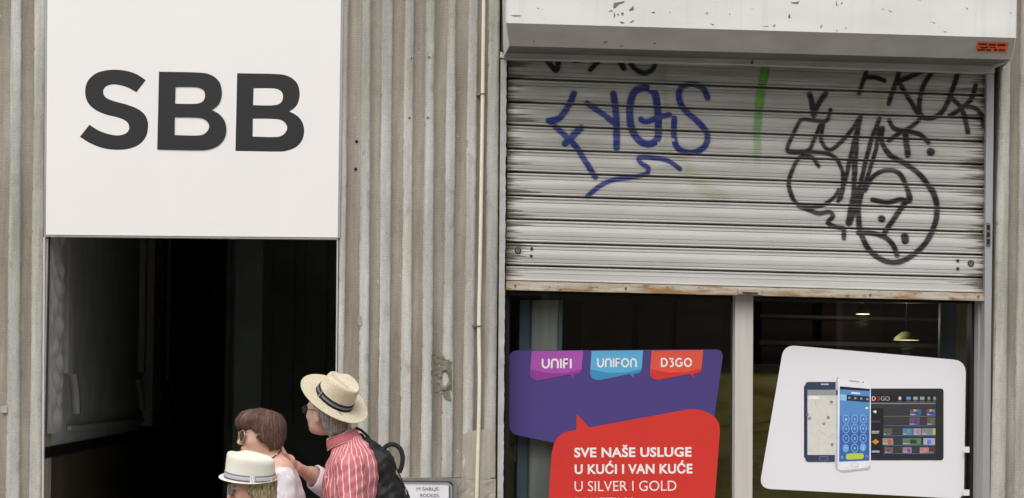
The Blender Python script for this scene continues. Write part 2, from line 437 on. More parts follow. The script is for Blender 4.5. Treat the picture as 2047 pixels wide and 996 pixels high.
# ---------------------------------------------------------------- big white sign over the doorway
sg = thing('shop_sign', 'large white sign board with the black letters SBB above the doorway', 'sign', at(380, 474, 0))
slab('panel', [(97, -400), (688, -400), (675.5, 475.5), (91.5, 470)], -.012, .04, M['signwhite'], sg, bev=.003)
slab('edge_trim', [(688.4, -400), (692.5, -400), (679.5, 476), (675.9, 475.8)], -.010, .05, M['alu'], sg)
slab('edge_trim', [(91.6, -400), (96.6, -400), (91.1, 470), (88.5, 470)], .0, .05, M['alu'], sg)
slab('bottom_trim', [(89, 470.6), (675.6, 476.1), (675.5, 478.6), (89, 473)], -.006, .05, M['mullion'], sg)
k1 = 1 / 1.9914
def Z(pts, o=(0, 0), k=k1): return [(o[0] + p[0] * k, o[1] + p[1] * k) + tuple(p[2:]) for p in pts]
B = [[(633, 286, 1), (785, 289), (838, 298), (872, 325), (883, 365), (877, 402), (862, 424), (842, 438, 1), (874, 456), (894, 482), (901, 516), (893, 552), (868, 580), (830, 595), (785, 598), (626, 595, 1)],
     [(699, 346, 1), (768, 346), (798, 351), (814, 366), (815, 390), (801, 408), (768, 414), (697, 413, 1)],
     [(696, 467, 1), (780, 468), (814, 475), (831, 494), (830, 515), (812, 534), (780, 540), (695, 538, 1)]]
Sx = [(580, 320, 1), (543, 368, 1), (510, 350), (475, 339), (445, 337), (422, 345), (411, 362), (415, 381), (430, 394), (457, 404), (502, 416), (542, 431), (571, 451), (587, 479), (589, 512), (580, 546), (555, 575), (515, 592), (465, 597), (410, 590), (360, 571), (318, 545, 1), (356, 497, 1),
      (395, 521), (440, 536), (475, 539), (503, 530), (514, 512), (510, 492), (494, 478), (465, 467), (420, 456), (380, 438), (352, 412), (340, 380), (341, 345), (355, 315), (385, 291), (425, 280), (465, 278), (510, 284), (548, 298)]
flat('letter', [cat_rom(Z(Sx))], -.0126, M['letter'], sg, thick=.0005)
flat('letter', [cat_rom(Z(l)) for l in B], -.0165, M['letter'], sg, thick=.0012)
flat('letter', [cat_rom(Z([(x + 311 - (x - 633) * .004, y + 6) + tuple(q) for x, y, *q in l])) for l in B], -.0126, M['letter'], sg, thick=.0005)

# ---------------------------------------------------------------- dark passage behind the doorway
M['hallgrey'] = plain('passage_plaster', (188, 192, 187), .8, .12, 2.5, .3, 20)
M['hallmould'] = plain('passage_moulding', (178, 177, 173), .7, .1, 8, .3, 40)
M['hallblack'] = plain('black_dado', (14, 13, 13), .5, .1, 5, 0)
M['hallbrown'] = plain('brown_dado', (88, 76, 58), .6, .25, 2, .2, 12, (1, 1, .4))
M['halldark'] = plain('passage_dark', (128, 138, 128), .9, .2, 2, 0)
xl = at(85.2, 700, 0.03)[0]; xr = at(674, 700, .3)[0] + .02
hall = thing('entrance_passage', 'dark entrance passage with ornate plaster wall behind the three people', 'passage', ((xl + xr) / 2, .37, 0))
def hbox(name, *a, **k): return box(name, *a, hall, **k)
zd1, zd0 = 1.425, 1.362
hbox('left_wall', xl - .2, xl, .032, 15, zd1, 4.3, M['hallgrey'])
hbox('dado_band', xl - .2, xl + .012, .032, 15, zd0, zd1 - .0005, M['hallblack'])
hbox('dado', xl - .2, xl + .003, .032, 15, 0.001, zd0 - .0005, M['hallbrown'])
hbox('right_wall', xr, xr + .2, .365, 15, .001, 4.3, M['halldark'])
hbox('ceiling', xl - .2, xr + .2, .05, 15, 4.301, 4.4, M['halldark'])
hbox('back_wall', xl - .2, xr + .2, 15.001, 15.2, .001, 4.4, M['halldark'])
pt = hbox('fill_wall', at(452, 600, 4.6)[0], xr, 4.6, 4.7, .01, 4.25, M['halldark'])  # wall added to catch light and lift the black depth of the passage
for a_, b_2 in ((462, 505), (545, 590), (610, 655)): box('fill_wall_panel', at(a_, 600, 4.6)[0], at(b_2, 600, 4.6)[0], 4.57, 4.599, 1.5, 3.9, M['halldark'], pt, bev=.01)
dl = hbox('sheen_slab', at(470, 600, 3.2)[0], at(525, 600, 3.2)[0], 3.2, 3.24, .01, 3.9, M['halldark'])  # slab added to imitate the greenish sheen in the passage
bd = hbox('back_door', -.9, .3, 14.9, 14.999, .001, 3.0, M['hallblack'])
box('door_panel', -.8, -.35, 14.88, 14.899, 1.5, 2.8, M['halldark'], bd); box('door_panel', -.25, .2, 14.88, 14.899, 1.5, 2.8, M['halldark'], bd)
def wy(px):                                    # distance along the left passage wall seen at pixel column px
    d = fwd + rt * ((px - CX) / F); return CAM[1] + (xl + .02 - CAM[0]) / d[0] * d[1]
def relief(px0, px1, z0, z1, seed, depth=.03):
    y0, y1 = wy(px0), wy(px1); ny, nz = 50, 260
    U, V_ = np.meshgrid(np.linspace(0, 1, ny), np.linspace(0, 1, nz)); Zm = z0 + V_ * (z1 - z0)
    t = (Zm - z0) * 2.0
    edge = np.minimum(U, 1 - U); dsp = .012 * (edge < .10) + .006 * (edge > .16)
    c = np.abs(U - .5)
    leaf = np.clip(1 - (c / (.18 + .14 * np.abs(np.sin(t * 3.1 + seed)))), 0, 1) ** .6 * (.5 + .5 * np.abs(np.sin(t * 6.2 + c * 9 + seed)))
    swirl = .5 + .5 * np.sin(t * 18 - c * 26 + seed)
    env = (edge > .12)
    dsp = dsp + env * (leaf * .6 + swirl * .25 * (c < .36)) * depth
    P = np.stack([xl + .022 + dsp, y0 + U * (y1 - y0), Zm], -1)
    o = mk('relief_panel', P.reshape(-1, 3), gridfaces(nz, ny), M['hallmould'], hall, smooth=True, label='plaster relief of leaves and scrolls')
    box('relief_backing', xl + .0005, xl + .021, y0, y1, z0, z1, M['hallmould'], o)
relief(90, 119, 1.50, 4.2, 0, .06)
relief(300, 326, 1.56, 4.2, 2, .06)
relief(425, 440, 1.60, 4.2, 4)
def mould(px0, px1, z0, z1, d=.05): hbox('moulding', xl + .0006, xl + d, wy(px0), wy(px1), z0, z1, M['hallmould'], bev=.008)
for a in ((124, 135, 1.84, 4.2), (279, 283, 1.9, 4.2), (288, 293, 1.46, 4.2, .09), (331, 335, 1.85, 4.2), (443, 446, 1.6, 4.2), (140, 290, 1.50, 1.53, .03), (338, 440, 1.50, 1.53, .03)): mould(*a)
for px in (140, 272, 340):                     # little scroll brackets at the foot of the mouldings
    y0, y1 = wy(px), wy(px + 10); zt = np.linspace(0, 1, 14)
    V = []
    for q in zt:
        yy_ = y0 + (y1 - y0) * (.2 + .8 * math.sin(q * 1.5)); V += [(xl + .001, yy_, 1.84 - q * .24), (xl + .045, yy_, 1.84 - q * .24), (xl + .045, yy_ + .10, 1.84 - q * .24), (xl + .001, yy_ + .10, 1.84 - q * .24)]
    mk('scroll_bracket', V, gridfaces(14, 4, True), M['hallmould'], hall, smooth=True)
# door frame edges
df = thing('door_frame', 'thin pale metal door frame lining the passage opening', 'frame', at(86, 996, 0) * np.array((1, 0, 0)))
slab('jamb', [(86.2, 474), (90, 474), (84.8, 1440), (81.0, 1440)], -.003, .031, M['mullion'], df)
slab('jamb', [(673.4, 479), (676.2, 479), (667.4, 1440), (664.6, 1440)], -.002, .364, M['mullion'], df)

ln_ = box('lintel', at(1001, 100, .1)[0], at(1990, 100, .1)[0], .075, .36, at(1500, 118, .1)[2], 5.0, M['upper']); tag(ln_, 'stone lintel hidden behind the white fascia box, above the shutter', 'lintel')
ln_ = box('lintel', at(92, 100, .1)[0], at(672, 100, .1)[0], .06, .36, at(380, 440, .1)[2], 5.0, M['upper']); tag(ln_, 'stone lintel hidden behind the large white sign board', 'lintel')
# ================================================================ SHOP FRONT
# ---- projecting white fascia box above the shutter
def fascia_mat():
    b = NB('white_fascia')
    col = b.mix(b.ramp(b.noise((1.5, 3, 4), 5), [(.3, 0.), (.7, 1.)]), lin((222, 220, 217)), lin((212, 209, 205)))
    drip = b.ramp(b.noise((18, 4, .8), 5, .6), [(.55, 0.), (.8, .3)])
    col = b.mix(drip, col, lin((170, 164, 154)))
    fl = b.ramp(b.noise((22, 22, 55), 6, .75, loc=(4, 2, 7)), [(.665, 0.), (.69, .75)])
    col = b.mix(fl, col, lin((128, 122, 112)))
    return b.done(col, .42, b.bump(b.noise((5, 5, 9), 3), .08, .02), spec=.4)
M['fascia'] = fascia_mat()
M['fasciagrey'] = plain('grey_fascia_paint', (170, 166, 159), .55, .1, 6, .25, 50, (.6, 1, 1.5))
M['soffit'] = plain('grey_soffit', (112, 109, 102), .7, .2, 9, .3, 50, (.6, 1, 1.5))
M['headrail'] = plain('head_rail_paint', (206, 204, 200), .5, .12, 6, .2, 50, (.6, 1, 1.5))
M['orange'] = plain('orange_sticker', (226, 98, 44), .5, .12, 20, 0)
M['ink'] = plain('black_ink', (34, 26, 24), .6, .1, 20, 0)
M['chip'] = plain('peeled_paint', (124, 118, 106), .8, .2, 30, .2)
fa = thing('shop_fascia', 'projecting white fascia box with peeling paint and a small orange sticker above the shutter', 'fascia', at(1500, 100, 0))
Yf, Yc, Yh = -.44, -.36, .07
# profile stations (pixels left, pixels right) at each depth
st = [((1012, -420), (2037, -380), Yf), ((1013, 46), (2029.5, 76), Yf), ((1019, 92), (2021, 119.5), Yc), ((1001, 109), (2003, 136), Yh)]
prof = [(at(a[0], a[1], y), at(b[0], b[1], y)) for a, b, y in st]
tb = [np.array((prof[0][0][0], .0, prof[0][0][2])), np.array((prof[0][1][0], .0, prof[0][1][2]))]
def face(name, i, mat, lift=0.0):
    a, b = prof[i]; c, d = prof[i + 1]
    n = 24; V = []
    for j in range(n + 1):
        t = j / n; V += [a + (b - a) * t, c + (d - c) * t]
    V = np.array(V); th = np.array((0, .006, .006)); V2 = V + th
    f = []
    for j in range(n): f += [(2 * j, 2 * j + 1, 2 * j + 3, 2 * j + 2)]
    N = len(V); f += [tuple(q + N for q in reversed(t)) for t in f]
    f += [(0, N, N + 1, 1), (2 * n, 2 * n + 1, 2 * n + 1 + N, 2 * n + N)] + [(2 * j, 2 * j + 2, 2 * j + 2 + N, 2 * j + N) for j in range(n)] + [(2 * j + 1, 2 * j + 1 + N, 2 * j + 3 + N, 2 * j + 3) for j in range(n)]
    return mk(name, np.vstack([V, V2]), f, mat, fa)
face('front_panel', 0, M['fascia'], 0)
face('lower_panel', 1, M['fasciagrey'])
face('soffit', 2, M['soffit'])
for side, off in ((0, .0), (1, .0)):
    pr = [p[side] for p in prof]; back = [np.array((pr[0][0], .0 if side == 0 else .003, pr[0][2])), np.array((pr[3][0], .0 if side == 0 else .003, pr[3][2]))]
    loop = [pr[0], pr[1], pr[2], np.array((pr[2][0], -.004, pr[2][2] - .0)), np.array((pr[0][0], -.004, pr[0][2]))]
    dx = np.array((-.004 if side == 0 else .004, 0, 0)); A = np.array(loop) + dx * .25; B2 = A + dx
    n = 5
    mk('end_cap', np.vstack([A, B2]), [tuple(range(n)), tuple(range(2 * n - 1, n - 1, -1))] + [(i, i + n, (i + 1) % n + n, (i + 1) % n) for i in range(n)], M['fascia'], fa)
box('top_panel', prof[0][0][0], prof[0][1][0], Yf, -.03, prof[0][1][2] - .02, prof[0][1][2] - .0, M['soffit'], fa)
# peeled flecks
def zz6(x, y): return (980 + x / 2.49, y / 2.49)
def zz7(x, y): return (1480 + x / 2.49, y / 2.49)
fl = []
for pts in ([(615, 15), (650, 10), (670, 5), (665, 14), (640, 22), (622, 42), (612, 40)], [(690, 52), (712, 28), (716, 50), (700, 54)], [(615, 60), (624, 75), (616, 90)], [(588, 58), (606, 50), (610, 57)],
            [(645, 108), (665, 110), (668, 117), (650, 116)], [(694, 112), (716, 98), (714, 106), (700, 115)], [(630, 70), (640, 68), (638, 80)], [(652, 66), (662, 60), (664, 72), (654, 78)], [(232, 40), (240, 38), (242, 47)], [(102, 76), (150, 77), (152, 81), (118, 82)],
            [(800, 62), (820, 58), (818, 67)], [(892, 58), (898, 60), (895, 67)], [(1072, 66), (1085, 62), (1078, 72)], [(1095, 118), (1116, 123), (1110, 127)], [(1188, 66), (1196, 72), (1192, 76)]):
    fl.append([zz6(*p) for p in pts])
for pts in ([(250, 12), (285, 10), (294, 2), (288, 20), (262, 18)], [(238, 80), (245, 68), (250, 90), (240, 92)], [(396, 136), (410, 120), (404, 138)], [(703, 42), (716, 46), (710, 49)], [(735, 50), (755, 58), (750, 61)], [(1010, 155), (1030, 160), (1018, 161)], [(1340, 62), (1352, 64), (1346, 68)],
            [(475, 26), (478, 2), (482, 26), (490, 30)], [(500, 14), (508, 12), (507, 25)], [(522, 143), (526, 134), (528, 142)], [(160, 134), (172, 120), (175, 124), (168, 135)], [(110, 132), (140, 129), (140, 133)], [(1120, 36), (1136, 46), (1130, 48)], [(476, 150), (486, 152), (480, 156)], [(948, 108), (972, 115), (968, 118)]):
    fl.append([zz7(*p) for p in pts])
flat('peeled_paint_marks', fl, Yf - .0015, M['chip'], fa, thick=.001)['kind'] = 'stuff'
def ydep(py_frac): return Yf + (Yc - Yf) * py_frac
for pts in ([(560, 212), (575, 206), (588, 203), (580, 212)], [(810, 218), (822, 208), (824, 218)], [(210, 206), (226, 204), (220, 209)], [(645, 229), (660, 228), (655, 233)]):
    flat('peeled_paint_mark', [[zz6(*p) for p in pts]], Yf + .055, M['darkmetal'], fa, thick=.001)
# orange sticker on the sloping lower panel
def chamfer(px, py):
    fx = (px - 1013) / (2029 - 1013); y1 = 46 + fx * 30; y2 = 92 + fx * 27.5
    return Yf + (Yc - Yf) * min(max((py - y1) / (y2 - y1), 0), 1)
def on_chamfer(name, pts, lift, mat, parent, **k):
    A = np.array([at(x, y, chamfer(x, y)) for x, y in pts]); n = np.array((0, -.5, -.87))
    n = np.array((0, -(prof[1][0][2] - prof[2][0][2]), -(Yc - Yf))); n /= np.linalg.norm(n)
    A1 = A + n * lift; A0 = A1 - n * .0012; N = len(A)
    return mk(name, np.vstack([A1, A0]), [tuple(range(N)), tuple(range(2 * N - 1, N - 1, -1))] + [(i, i + N, (i + 1) % N + N, (i + 1) % N) for i in range(N)], mat, parent, **k)
stk = on_chamfer('sticker', [(1953.5, 83), (2016, 85), (2012, 104), (1950.5, 102)], .004, M['orange'], fa, label='small orange sticker with rows of black print')
for (x, y, w_, h) in ((1956, 86, 17, 4), (1976, 87, 14, 4), (1993, 87.5, 17, 4), (1958, 93, 17, 2.5), (1978, 93.5, 12, 2), (1953.5, 97.5, 15, 3), (1971, 98, 10, 3), (1987, 97, 6, 4), (1996, 98, 12, 3)):
    q = [(x + (i * w_ / 8), y + (rnd.uniform(-.5, .5))) for i in range(9)] + [(x + w_ - (i * w_ / 8), y + h + rnd.uniform(-.6, .6)) for i in range(9)]
    on_chamfer('print_line', q, .0052, M['ink'], stk)

# ---- wall strips / reveals round the shutter
sf = thing('shop_window', 'glazed shop front with grey central mullion under the half-open shutter', 'shop window', at(1487, 996, .2) * np.array((1, 1, 0)))
o = flat('reveal_plaster', [[(1001, 118), (1012.5, 118)] + [(1013 - (y - 118) * .0075 + rnd.uniform(-1.1, .6), y) for y in range(130, 1440, 7)] + [(991, 1440)]], -.001, M['plaster'], sf, thick=.30)
# shutter guide rail on the right and black strip painting the shade in the gap beside it
gd = thing('shutter_guide', 'grey steel guide rail with a small latch plate at the right end of the shutter', 'rail', at(1975, 996, .03) * np.array((1, 1, 0)))
slab('rail', [(1972.5, 146), (1988, 146), (1981.5, 700), (1975.5, 1440), (1957.5, 1440), (1968, 700)], .02, .33, M['alu'], gd, bev=.003)
slab('slot_shade', [(1988.5, 130), (2003.5, 130), (1985, 700), (1981, 1440), (1976, 1440), (1982, 700)], .14, .33, M['blackframe'], gd)
lp = slab('latch_plate', [(1972, 445), (1980, 446.5), (1980, 492), (1972, 491.5)], .012, .0198, M['screw'], gd)
for k in range(3): slab('latch_hole', [(1973.5, 450 + k * 14), (1978.5, 450.6 + k * 14), (1978.5, 460 + k * 14), (1973.5, 459.5 + k * 14)], .010, .0118, M['hole'], lp)
sh = thing('roller_shutter', 'half-lowered white roller shutter covered with blue and black spray-paint tags', 'roller shutter', at(1490, 600, .055)); hd = sh
slab('head_rail', [(1000.5, 104), (1250, 111), (1505, 119.5), (1500, 125), (1505, 129), (1250, 122), (1013, 117), (1000, 115)], -.01, .2, M['headrail'], hd)
slab('head_rail', [(1505.5, 119.5), (1989, 132), (1989, 145.5), (1700, 136), (1505.5, 129)], -.01, .2, M['headrail'], hd)

# ---- the roller shutter
Ys = .055
Lb = [106, 156, 203.5, 249, 296.5, 343, 390, 437, 484, 530, 561]
Rb = [142, 191, 237, 283, 329, 374, 418.5, 464, 509.5, 555, 586]
prf = np.array([(0, .030), (.035, .030), (.045, .006), (.07, -.003), (.10, -.005), (.145, -.003), (.165, .003), (.19, -.001), (.27, -.0015), (.285, -.0005), (.295, .002), (.305, -.003), (.35, -.005), (.5, -.009), (.62, -.008),
                (.70, -.006), (.712, -.0015), (.724, -.006), (.80, -.004), (.855, -.002), (.872, .003), (.89, -.003), (.93, -.006), (.96, -.004), (.970, .012), (.976, .030), (1, .030)])
prf_last = np.array([(0, .03), (.05, .03), (.07, -.004), (.2, -.003), (.22, .004), (.26, -.003), (.5, -.004), (.86, -.002), (.89, -.010), (.97, -.010), (1, .006)])
def sx(py): return 1015 - (py - 110) * .008, 1973 - (py - 140) * .009
def spt(u, bl, br, off):
    py = bl + (br - bl) * u; xl_ = 1015 - (bl - 110) * .008; xr_ = 1973 - (br - 140) * .009
    px = xl_ + (xr_ - xl_) * u
    P = atv(px, py, Ys); P[..., 1] += off; return P, px, py
def slat_mat():
    b = NB('shutter_slat_paint')
    uv = b.attr('suv').outputs['Vector']; sp = b.n('SeparateXYZ'); b.lk(uv, sp.inputs[0]); u, v = sp.outputs[0], sp.outputs[1]
    base = b.mix(b.ramp(b.noise((1.2, 1, 5), 5), [(.3, 0.), (.7, 1.)]), lin((203, 201, 198)), lin((190, 187, 181)))
    grime = b.ramp(b.noise((1.3, 3, 75), 6, .7), [(.30, .95), (.70, 1.02)])
    base = b.mix(1.0, base, grime, 'MULTIPLY')
    # grimier towards the top of the shutter where it never gets wiped (own-position dirt)
    sz = b.n('SeparateXYZ'); b.lk(b.pos, sz.inputs[0])
    topd = b.n('MapRange'); topd.inputs[1].default_value = 2.5; topd.inputs[2].default_value = 3.5; b.lk(sz.outputs[2], topd.inputs[0])
    dirt_top = b.math('MULTIPLY', topd.outputs[0], b.ramp(b.noise((2, 2, 26), 5, .7, loc=(7, 0, 0)), [(.33, .1), (.65, .75)]))
    base = b.mix(dirt_top, base, lin((140, 136, 122)))
    # grease lines above each hinge; shade of the slat grooves painted in with them
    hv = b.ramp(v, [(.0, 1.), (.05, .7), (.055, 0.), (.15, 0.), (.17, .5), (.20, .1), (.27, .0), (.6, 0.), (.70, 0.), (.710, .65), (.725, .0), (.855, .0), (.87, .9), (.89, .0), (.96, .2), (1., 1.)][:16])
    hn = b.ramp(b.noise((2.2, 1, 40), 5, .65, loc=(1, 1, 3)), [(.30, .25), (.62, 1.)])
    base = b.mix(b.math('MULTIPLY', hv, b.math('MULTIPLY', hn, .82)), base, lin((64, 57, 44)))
    base = b.mix(b.math('MULTIPLY', b.ramp(v, [(.272, 0.), (.285, .6), (.305, .6), (.318, 0.)]), b.ramp(b.noise((1.5, 1, 9), 4, loc=(5, 0, 0)), [(.3, .35), (.6, 1.)])), base, lin((86, 80, 68)))  # upper groove line: dirt and groove shade in one dark colour
    # dark greasy tongues at both ends
    e = b.math('MINIMUM', u, b.math('SUBTRACT', 1.0, u))
    reach = b.math('MULTIPLY', b.ramp(b.noise((.8, 1, 32), 4, .8, loc=(9, 3, 0)), [(.44, 0.), (.80, 1.)]), .13)
    tongue = b.ramp(b.math('SUBTRACT', b.math('ADD', reach, .004), e), [(.0, 0.), (.02, .85)])
    base = b.mix(tongue, base, lin((84, 76, 64)))
    pat = b.ramp(b.noise((40, 40, 60), 4, .7, loc=(2, 2, 2)), [(.68, 0.), (.73, .6)])
    base = b.mix(b.math('MULTIPLY', pat, .8), base, lin((96, 90, 80)))
    strk = b.ramp(b.noise((30, 1, .6), 4, .6, loc=(6, 0, 0)), [(.66, 0.), (.8, .28)])
    base = b.mix(strk, base, lin((120, 112, 92)))
    return b.done(base, .42, b.bump(b.noise((1, 1, 140), 3), .08, .002), spec=.35, metal=.0)
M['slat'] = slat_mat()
def rust_mat():
    b = NB('rusty_bottom_bar')
    col = b.mix(b.ramp(b.noise((3, 3, 22), 6, .6), [(.45, 0.), (.60, 1.)]), lin((184, 178, 164)), lin((150, 116, 76)))
    col = b.mix(b.ramp(b.noise((14, 9, 30), 6, .7, loc=(3, 0, 0)), [(.56, 0.), (.68, .8)]), col, lin((92, 60, 36)))
    col = b.mix(b.ramp(b.noise((60, 60, 60), 3, .7), [(.6, 0.), (.75, .5)]), col, lin((70, 52, 38)))
    return b.done(col, .75, b.bump(b.noise((60, 60, 60), 5), .5, .004))
M['rust'] = rust_mat()
NU = 480; uu = np.linspace(0, 1, NU)
def surf(k, tt):
    p = prf if k < 9 else prf_last
    t = tt[:, None]; off = np.interp(tt, p[:, 0], p[:, 1])[:, None]
    bl = Lb[k] + (Lb[k + 1] - Lb[k]) * t; br = Rb[k] + (Rb[k + 1] - Rb[k]) * t
    return spt(uu[None, :] + 0 * t, bl, br, off)
rs = np.random.RandomState(5)
for k in range(10):
    tt = np.unique(np.concatenate([(prf if k < 9 else prf_last)[:, 0], np.linspace(0, 1, 20)]))
    sub = slice(None, None, 12); 
    P, px, py = surf(k, tt); cols = np.unique(np.r_[0:NU:12, NU - 1])
    P = P[:, cols].copy(); wv = .0012 * np.sin(uu[cols] * 9 + k * 2) + .0006 * np.sin(uu[cols] * 31 + k)
    P[..., 1] += wv[None, :]
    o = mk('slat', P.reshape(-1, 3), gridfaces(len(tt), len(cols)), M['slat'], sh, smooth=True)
    U = np.broadcast_to(uu[cols][None, :], P.shape[:2]); V_ = np.broadcast_to((tt if k < 9 else tt * .6 + .0)[:, None], P.shape[:2])
    attr(o, 'suv', np.stack([U, V_, 0 * U], -1), 'FLOAT_VECTOR')
    sm = o.modifiers.new('s', 'SOLIDIFY'); sm.thickness = .0012; sm.offset = 1
bb = slab('bottom_bar', [(1011.5, 561.5), (1970, 586.5), (1969.5, 601.5), (1011.5, 579.5)], Ys - .02, Ys + .03, M['rust'], sh, bev=.002)
slab('bar_lip', [(1011.6, 576.8), (1969.4, 598.8), (1969.4, 601.4), (1011.6, 579.4)], Ys - .025, Ys - .0205, M['rust'], bb)
for x, y in ((1030, 571), (1251, 576), (1956, 593), (1740, 590)):
    flat('rivet', [circle(x, y, 2.4)], Ys - .026, M['screw'], bb, thick=.006)
hn = slab('handle', [(1474, 577), (1524, 578), (1522, 590), (1477, 588.5)], Ys - .035, Ys - .0205, M['rust'], sh, bev=.002, label='rusty pull handle')
slab('handle_slot', [(1484, 584), (1516, 585), (1514, 587.5), (1486, 586.6)], Ys - .040, Ys - .0352, M['hole'], hn)
for x, y in ((1035.5, 500.5), (1941, 526.5)):
    lk_ = tube('lock_ring', atv([x + 5.6 * math.cos(a) for a in np.linspace(0, 6.283, 17)[:-1]], [y + 5.6 * math.sin(a) for a in np.linspace(0, 6.283, 17)[:-1]], Ys - .013), .0028, M['darkmetal'], sh, n=6, closed=True)
    flat('lock_cylinder', [circle(x, y, 4.6)], Ys - .015, M['screw'], lk_, thick=.012)
    flat('key_slot', [[(x - .7, y - 3), (x + .9, y - 3), (x + .7, y + 1), (x - .6, y + 1)]], Ys - .0165, M['hole'], lk_, thick=.001)
for x, y in ((1063, 497), (1062, 512), (1915, 521), (1915, 537)):
    flat('bolt', [circle(x, y, 2.9)], Ys - .014, M['darkmetal'], sh, thick=.012)

# ---- spray paint, lying on the corrugated slats
def Z6(L): return [zz6(*p) for p in L]
def Z7(L): return [zz7(*p) for p in L]
def Z1(L): return [(1500 + x / 3.113, 380 + y / 3.113) for x, y in L]
blue = [(Z6(l), w_) for l, w_ in (
    ([(415, 468), (393, 520), (345, 588), (292, 603)], 6.2), ([(292, 603), (345, 650), (388, 692), (430, 735), (470, 800), (522, 882)], 5.6), ([(372, 715), (400, 690), (428, 660), (452, 638)], 6.5),
    ([(482, 516), (540, 555), (608, 606)], 5.6), ([(612, 470), (620, 520), (628, 620), (628, 738)], 6.6),
    ([(770, 437), (720, 455), (696, 520), (698, 620), (735, 695), (790, 718), (832, 690), (836, 620), (832, 540), (815, 462), (770, 437)], 7.2), ([(748, 595), (775, 608), (830, 588), (890, 572)], 5.5),
    ([(1080, 488), (1058, 440), (1000, 420), (948, 440), (938, 490), (965, 545), (1030, 605), (1078, 662), (1072, 720), (1030, 755), (970, 758), (925, 728), (914, 670), (915, 590)], 5.8),
    ([(942, 842), (880, 800), (800, 785), (742, 785), (747, 812), (785, 838), (772, 868), (700, 884), (610, 897), (540, 930), (482, 980)], 4.6))]
top = [(Z6(l), w_) for l, w_ in (([(262, 270), (325, 352), (342, 285)], 5.5), ([(418, 303), (462, 298)], 4.5), ([(498, 348), (545, 298)], 5.), ([(640, 300), (665, 342)], 5.5), ([(690, 290), (715, 340), (765, 366), (808, 345), (830, 290)], 4.8), ([(560, 285), (598, 298)], 4))]
black = [(Z7(l), w_) for l, w_ in (
    ([(634, 335), (612, 400), (590, 466)], 4.2), ([(620, 385), (670, 388), (715, 404)], 4.6), ([(795, 345), (770, 420), (736, 518)], 4.6), ([(925, 345), (850, 380), (782, 410)], 5.), ([(782, 400), (830, 480), (885, 572)], 4.6),
    ([(965, 350), (918, 410), (893, 490), (890, 560), (930, 592), (990, 570), (1030, 510), (1060, 430), (1088, 350)], 4.8), ([(1170, 425), (1150, 490), (1100, 540), (1040, 578)], 4.6), ([(1048, 488), (1085, 525), (1115, 580), (1130, 660)], 4.8),
    ([(1105, 530), (1165, 540), (1202, 580), (1207, 630)], 4.4), ([(740, 600), (762, 640), (830, 655), (895, 672), (935, 712)], 4.4), ([(895, 592), (850, 632), (795, 660), (738, 702)], 4.2), ([(820, 660), (832, 772)], 6.0), ([(945, 757), (946, 758)], 8),
    ([(345, 470), (356, 520), (365, 575)], 5.6), ([(425, 466), (395, 505), (370, 555)], 5.2), ([(448, 548), (430, 600), (395, 605), (350, 600), (300, 600), (262, 670), (234, 752), (330, 752), (362, 705), (395, 625)], 3.8),
    ([(410, 620), (402, 700), (440, 748), (500, 708), (555, 645), (592, 588)], 4.0), ([(597, 585), (572, 680), (548, 780), (520, 900), (490, 990)], 4.4), ([(590, 600), (578, 720), (572, 850), (562, 990)], 4.0),
    ([(692, 592), (650, 700), (612, 850), (580, 990)], 4.4), ([(690, 640), (672, 750), (625, 900), (605, 960), (570, 1050), (545, 1110)], 4.0), ([(562, 790), (560, 990), (548, 1080)], 3.2),
    ([(388, 828), (355, 785), (300, 780), (256, 850), (240, 920), (258, 985)], 4.0), ([(234, 754), (400, 760), (470, 785), (502, 840), (510, 900), (500, 990)], 3.8),
    ([(705, 640), (702, 700), (740, 770), (830, 822), (900, 880), (950, 950), (970, 1000)], 5.2), ([(618, 950), (650, 890), (700, 855), (760, 850), (802, 880), (830, 945), (836, 990)], 4.6))]
black += [(Z1(l), w_) for l, w_ in (
    ([(240, 0), (260, 50), (300, 92), (370, 108), (450, 95), (520, 45), (548, 0)], 3.8), ([(300, 100), (370, 128), (425, 148), (490, 138), (510, 165), (482, 205), (535, 232), (578, 242), (580, 300)], 4.6),
    ([(650, 0), (640, 60), (612, 205)], 7.0), ([(575, 0), (545, 70)], 4.), ([(690, 10), (672, 100), (672, 190), (690, 280), (740, 375), (830, 440), (925, 448), (1030, 390), (1108, 300), (1150, 200), (1160, 100), (1132, 0)], 5.4),
    ([(980, 0), (990, 68), (930, 60), (850, 78), (758, 62)], 4.6), ([(958, 85), (905, 160), (845, 250), (825, 290)], 5.2), ([(813, 180), (816, 181)], 7), ([(960, 290), (961, 315)], 7.5), ([(672, 265), (760, 270), (840, 298), (890, 350), (912, 408)], 5.0))]
green = [(Z7([(126, 325), (100, 470), (86, 600), (82, 720), (84, 850)]), 7.8)]
faint = [(Z6([(855, 310), (845, 450), (860, 560), (862, 700)]), 13), (Z6([(880, 740), (960, 830), (1050, 920), (1150, 990)]), 15), (Z7([(660, 345), (700, 440), (700, 560), (730, 640)]), 12)]
def spray_mat(name, c, dark):
    b = NB(name); a = b.attr('alpha').outputs['Fac']
    nz = b.ramp(b.noise((3, 1, 90), 5, .7), [(.28, .42), (.55, 1.)])
    col = b.mix(b.noise((14, 14, 14), 3), lin(c), lin(dark))
    b.done(col, .45, b.bump(b.noise((1, 1, 140), 3), .2, .003), spec=.35)
    tr = b.n('BsdfTransparent'); mx = b.n('MixShader')
    b.lk(b.math('MULTIPLY', a, nz), mx.inputs[0]); b.lk(tr.outputs[0], mx.inputs[1]); b.lk(b.b.outputs[0], mx.inputs[2]); b.lk(mx.outputs[0], b.o.inputs[0])
    return b.m
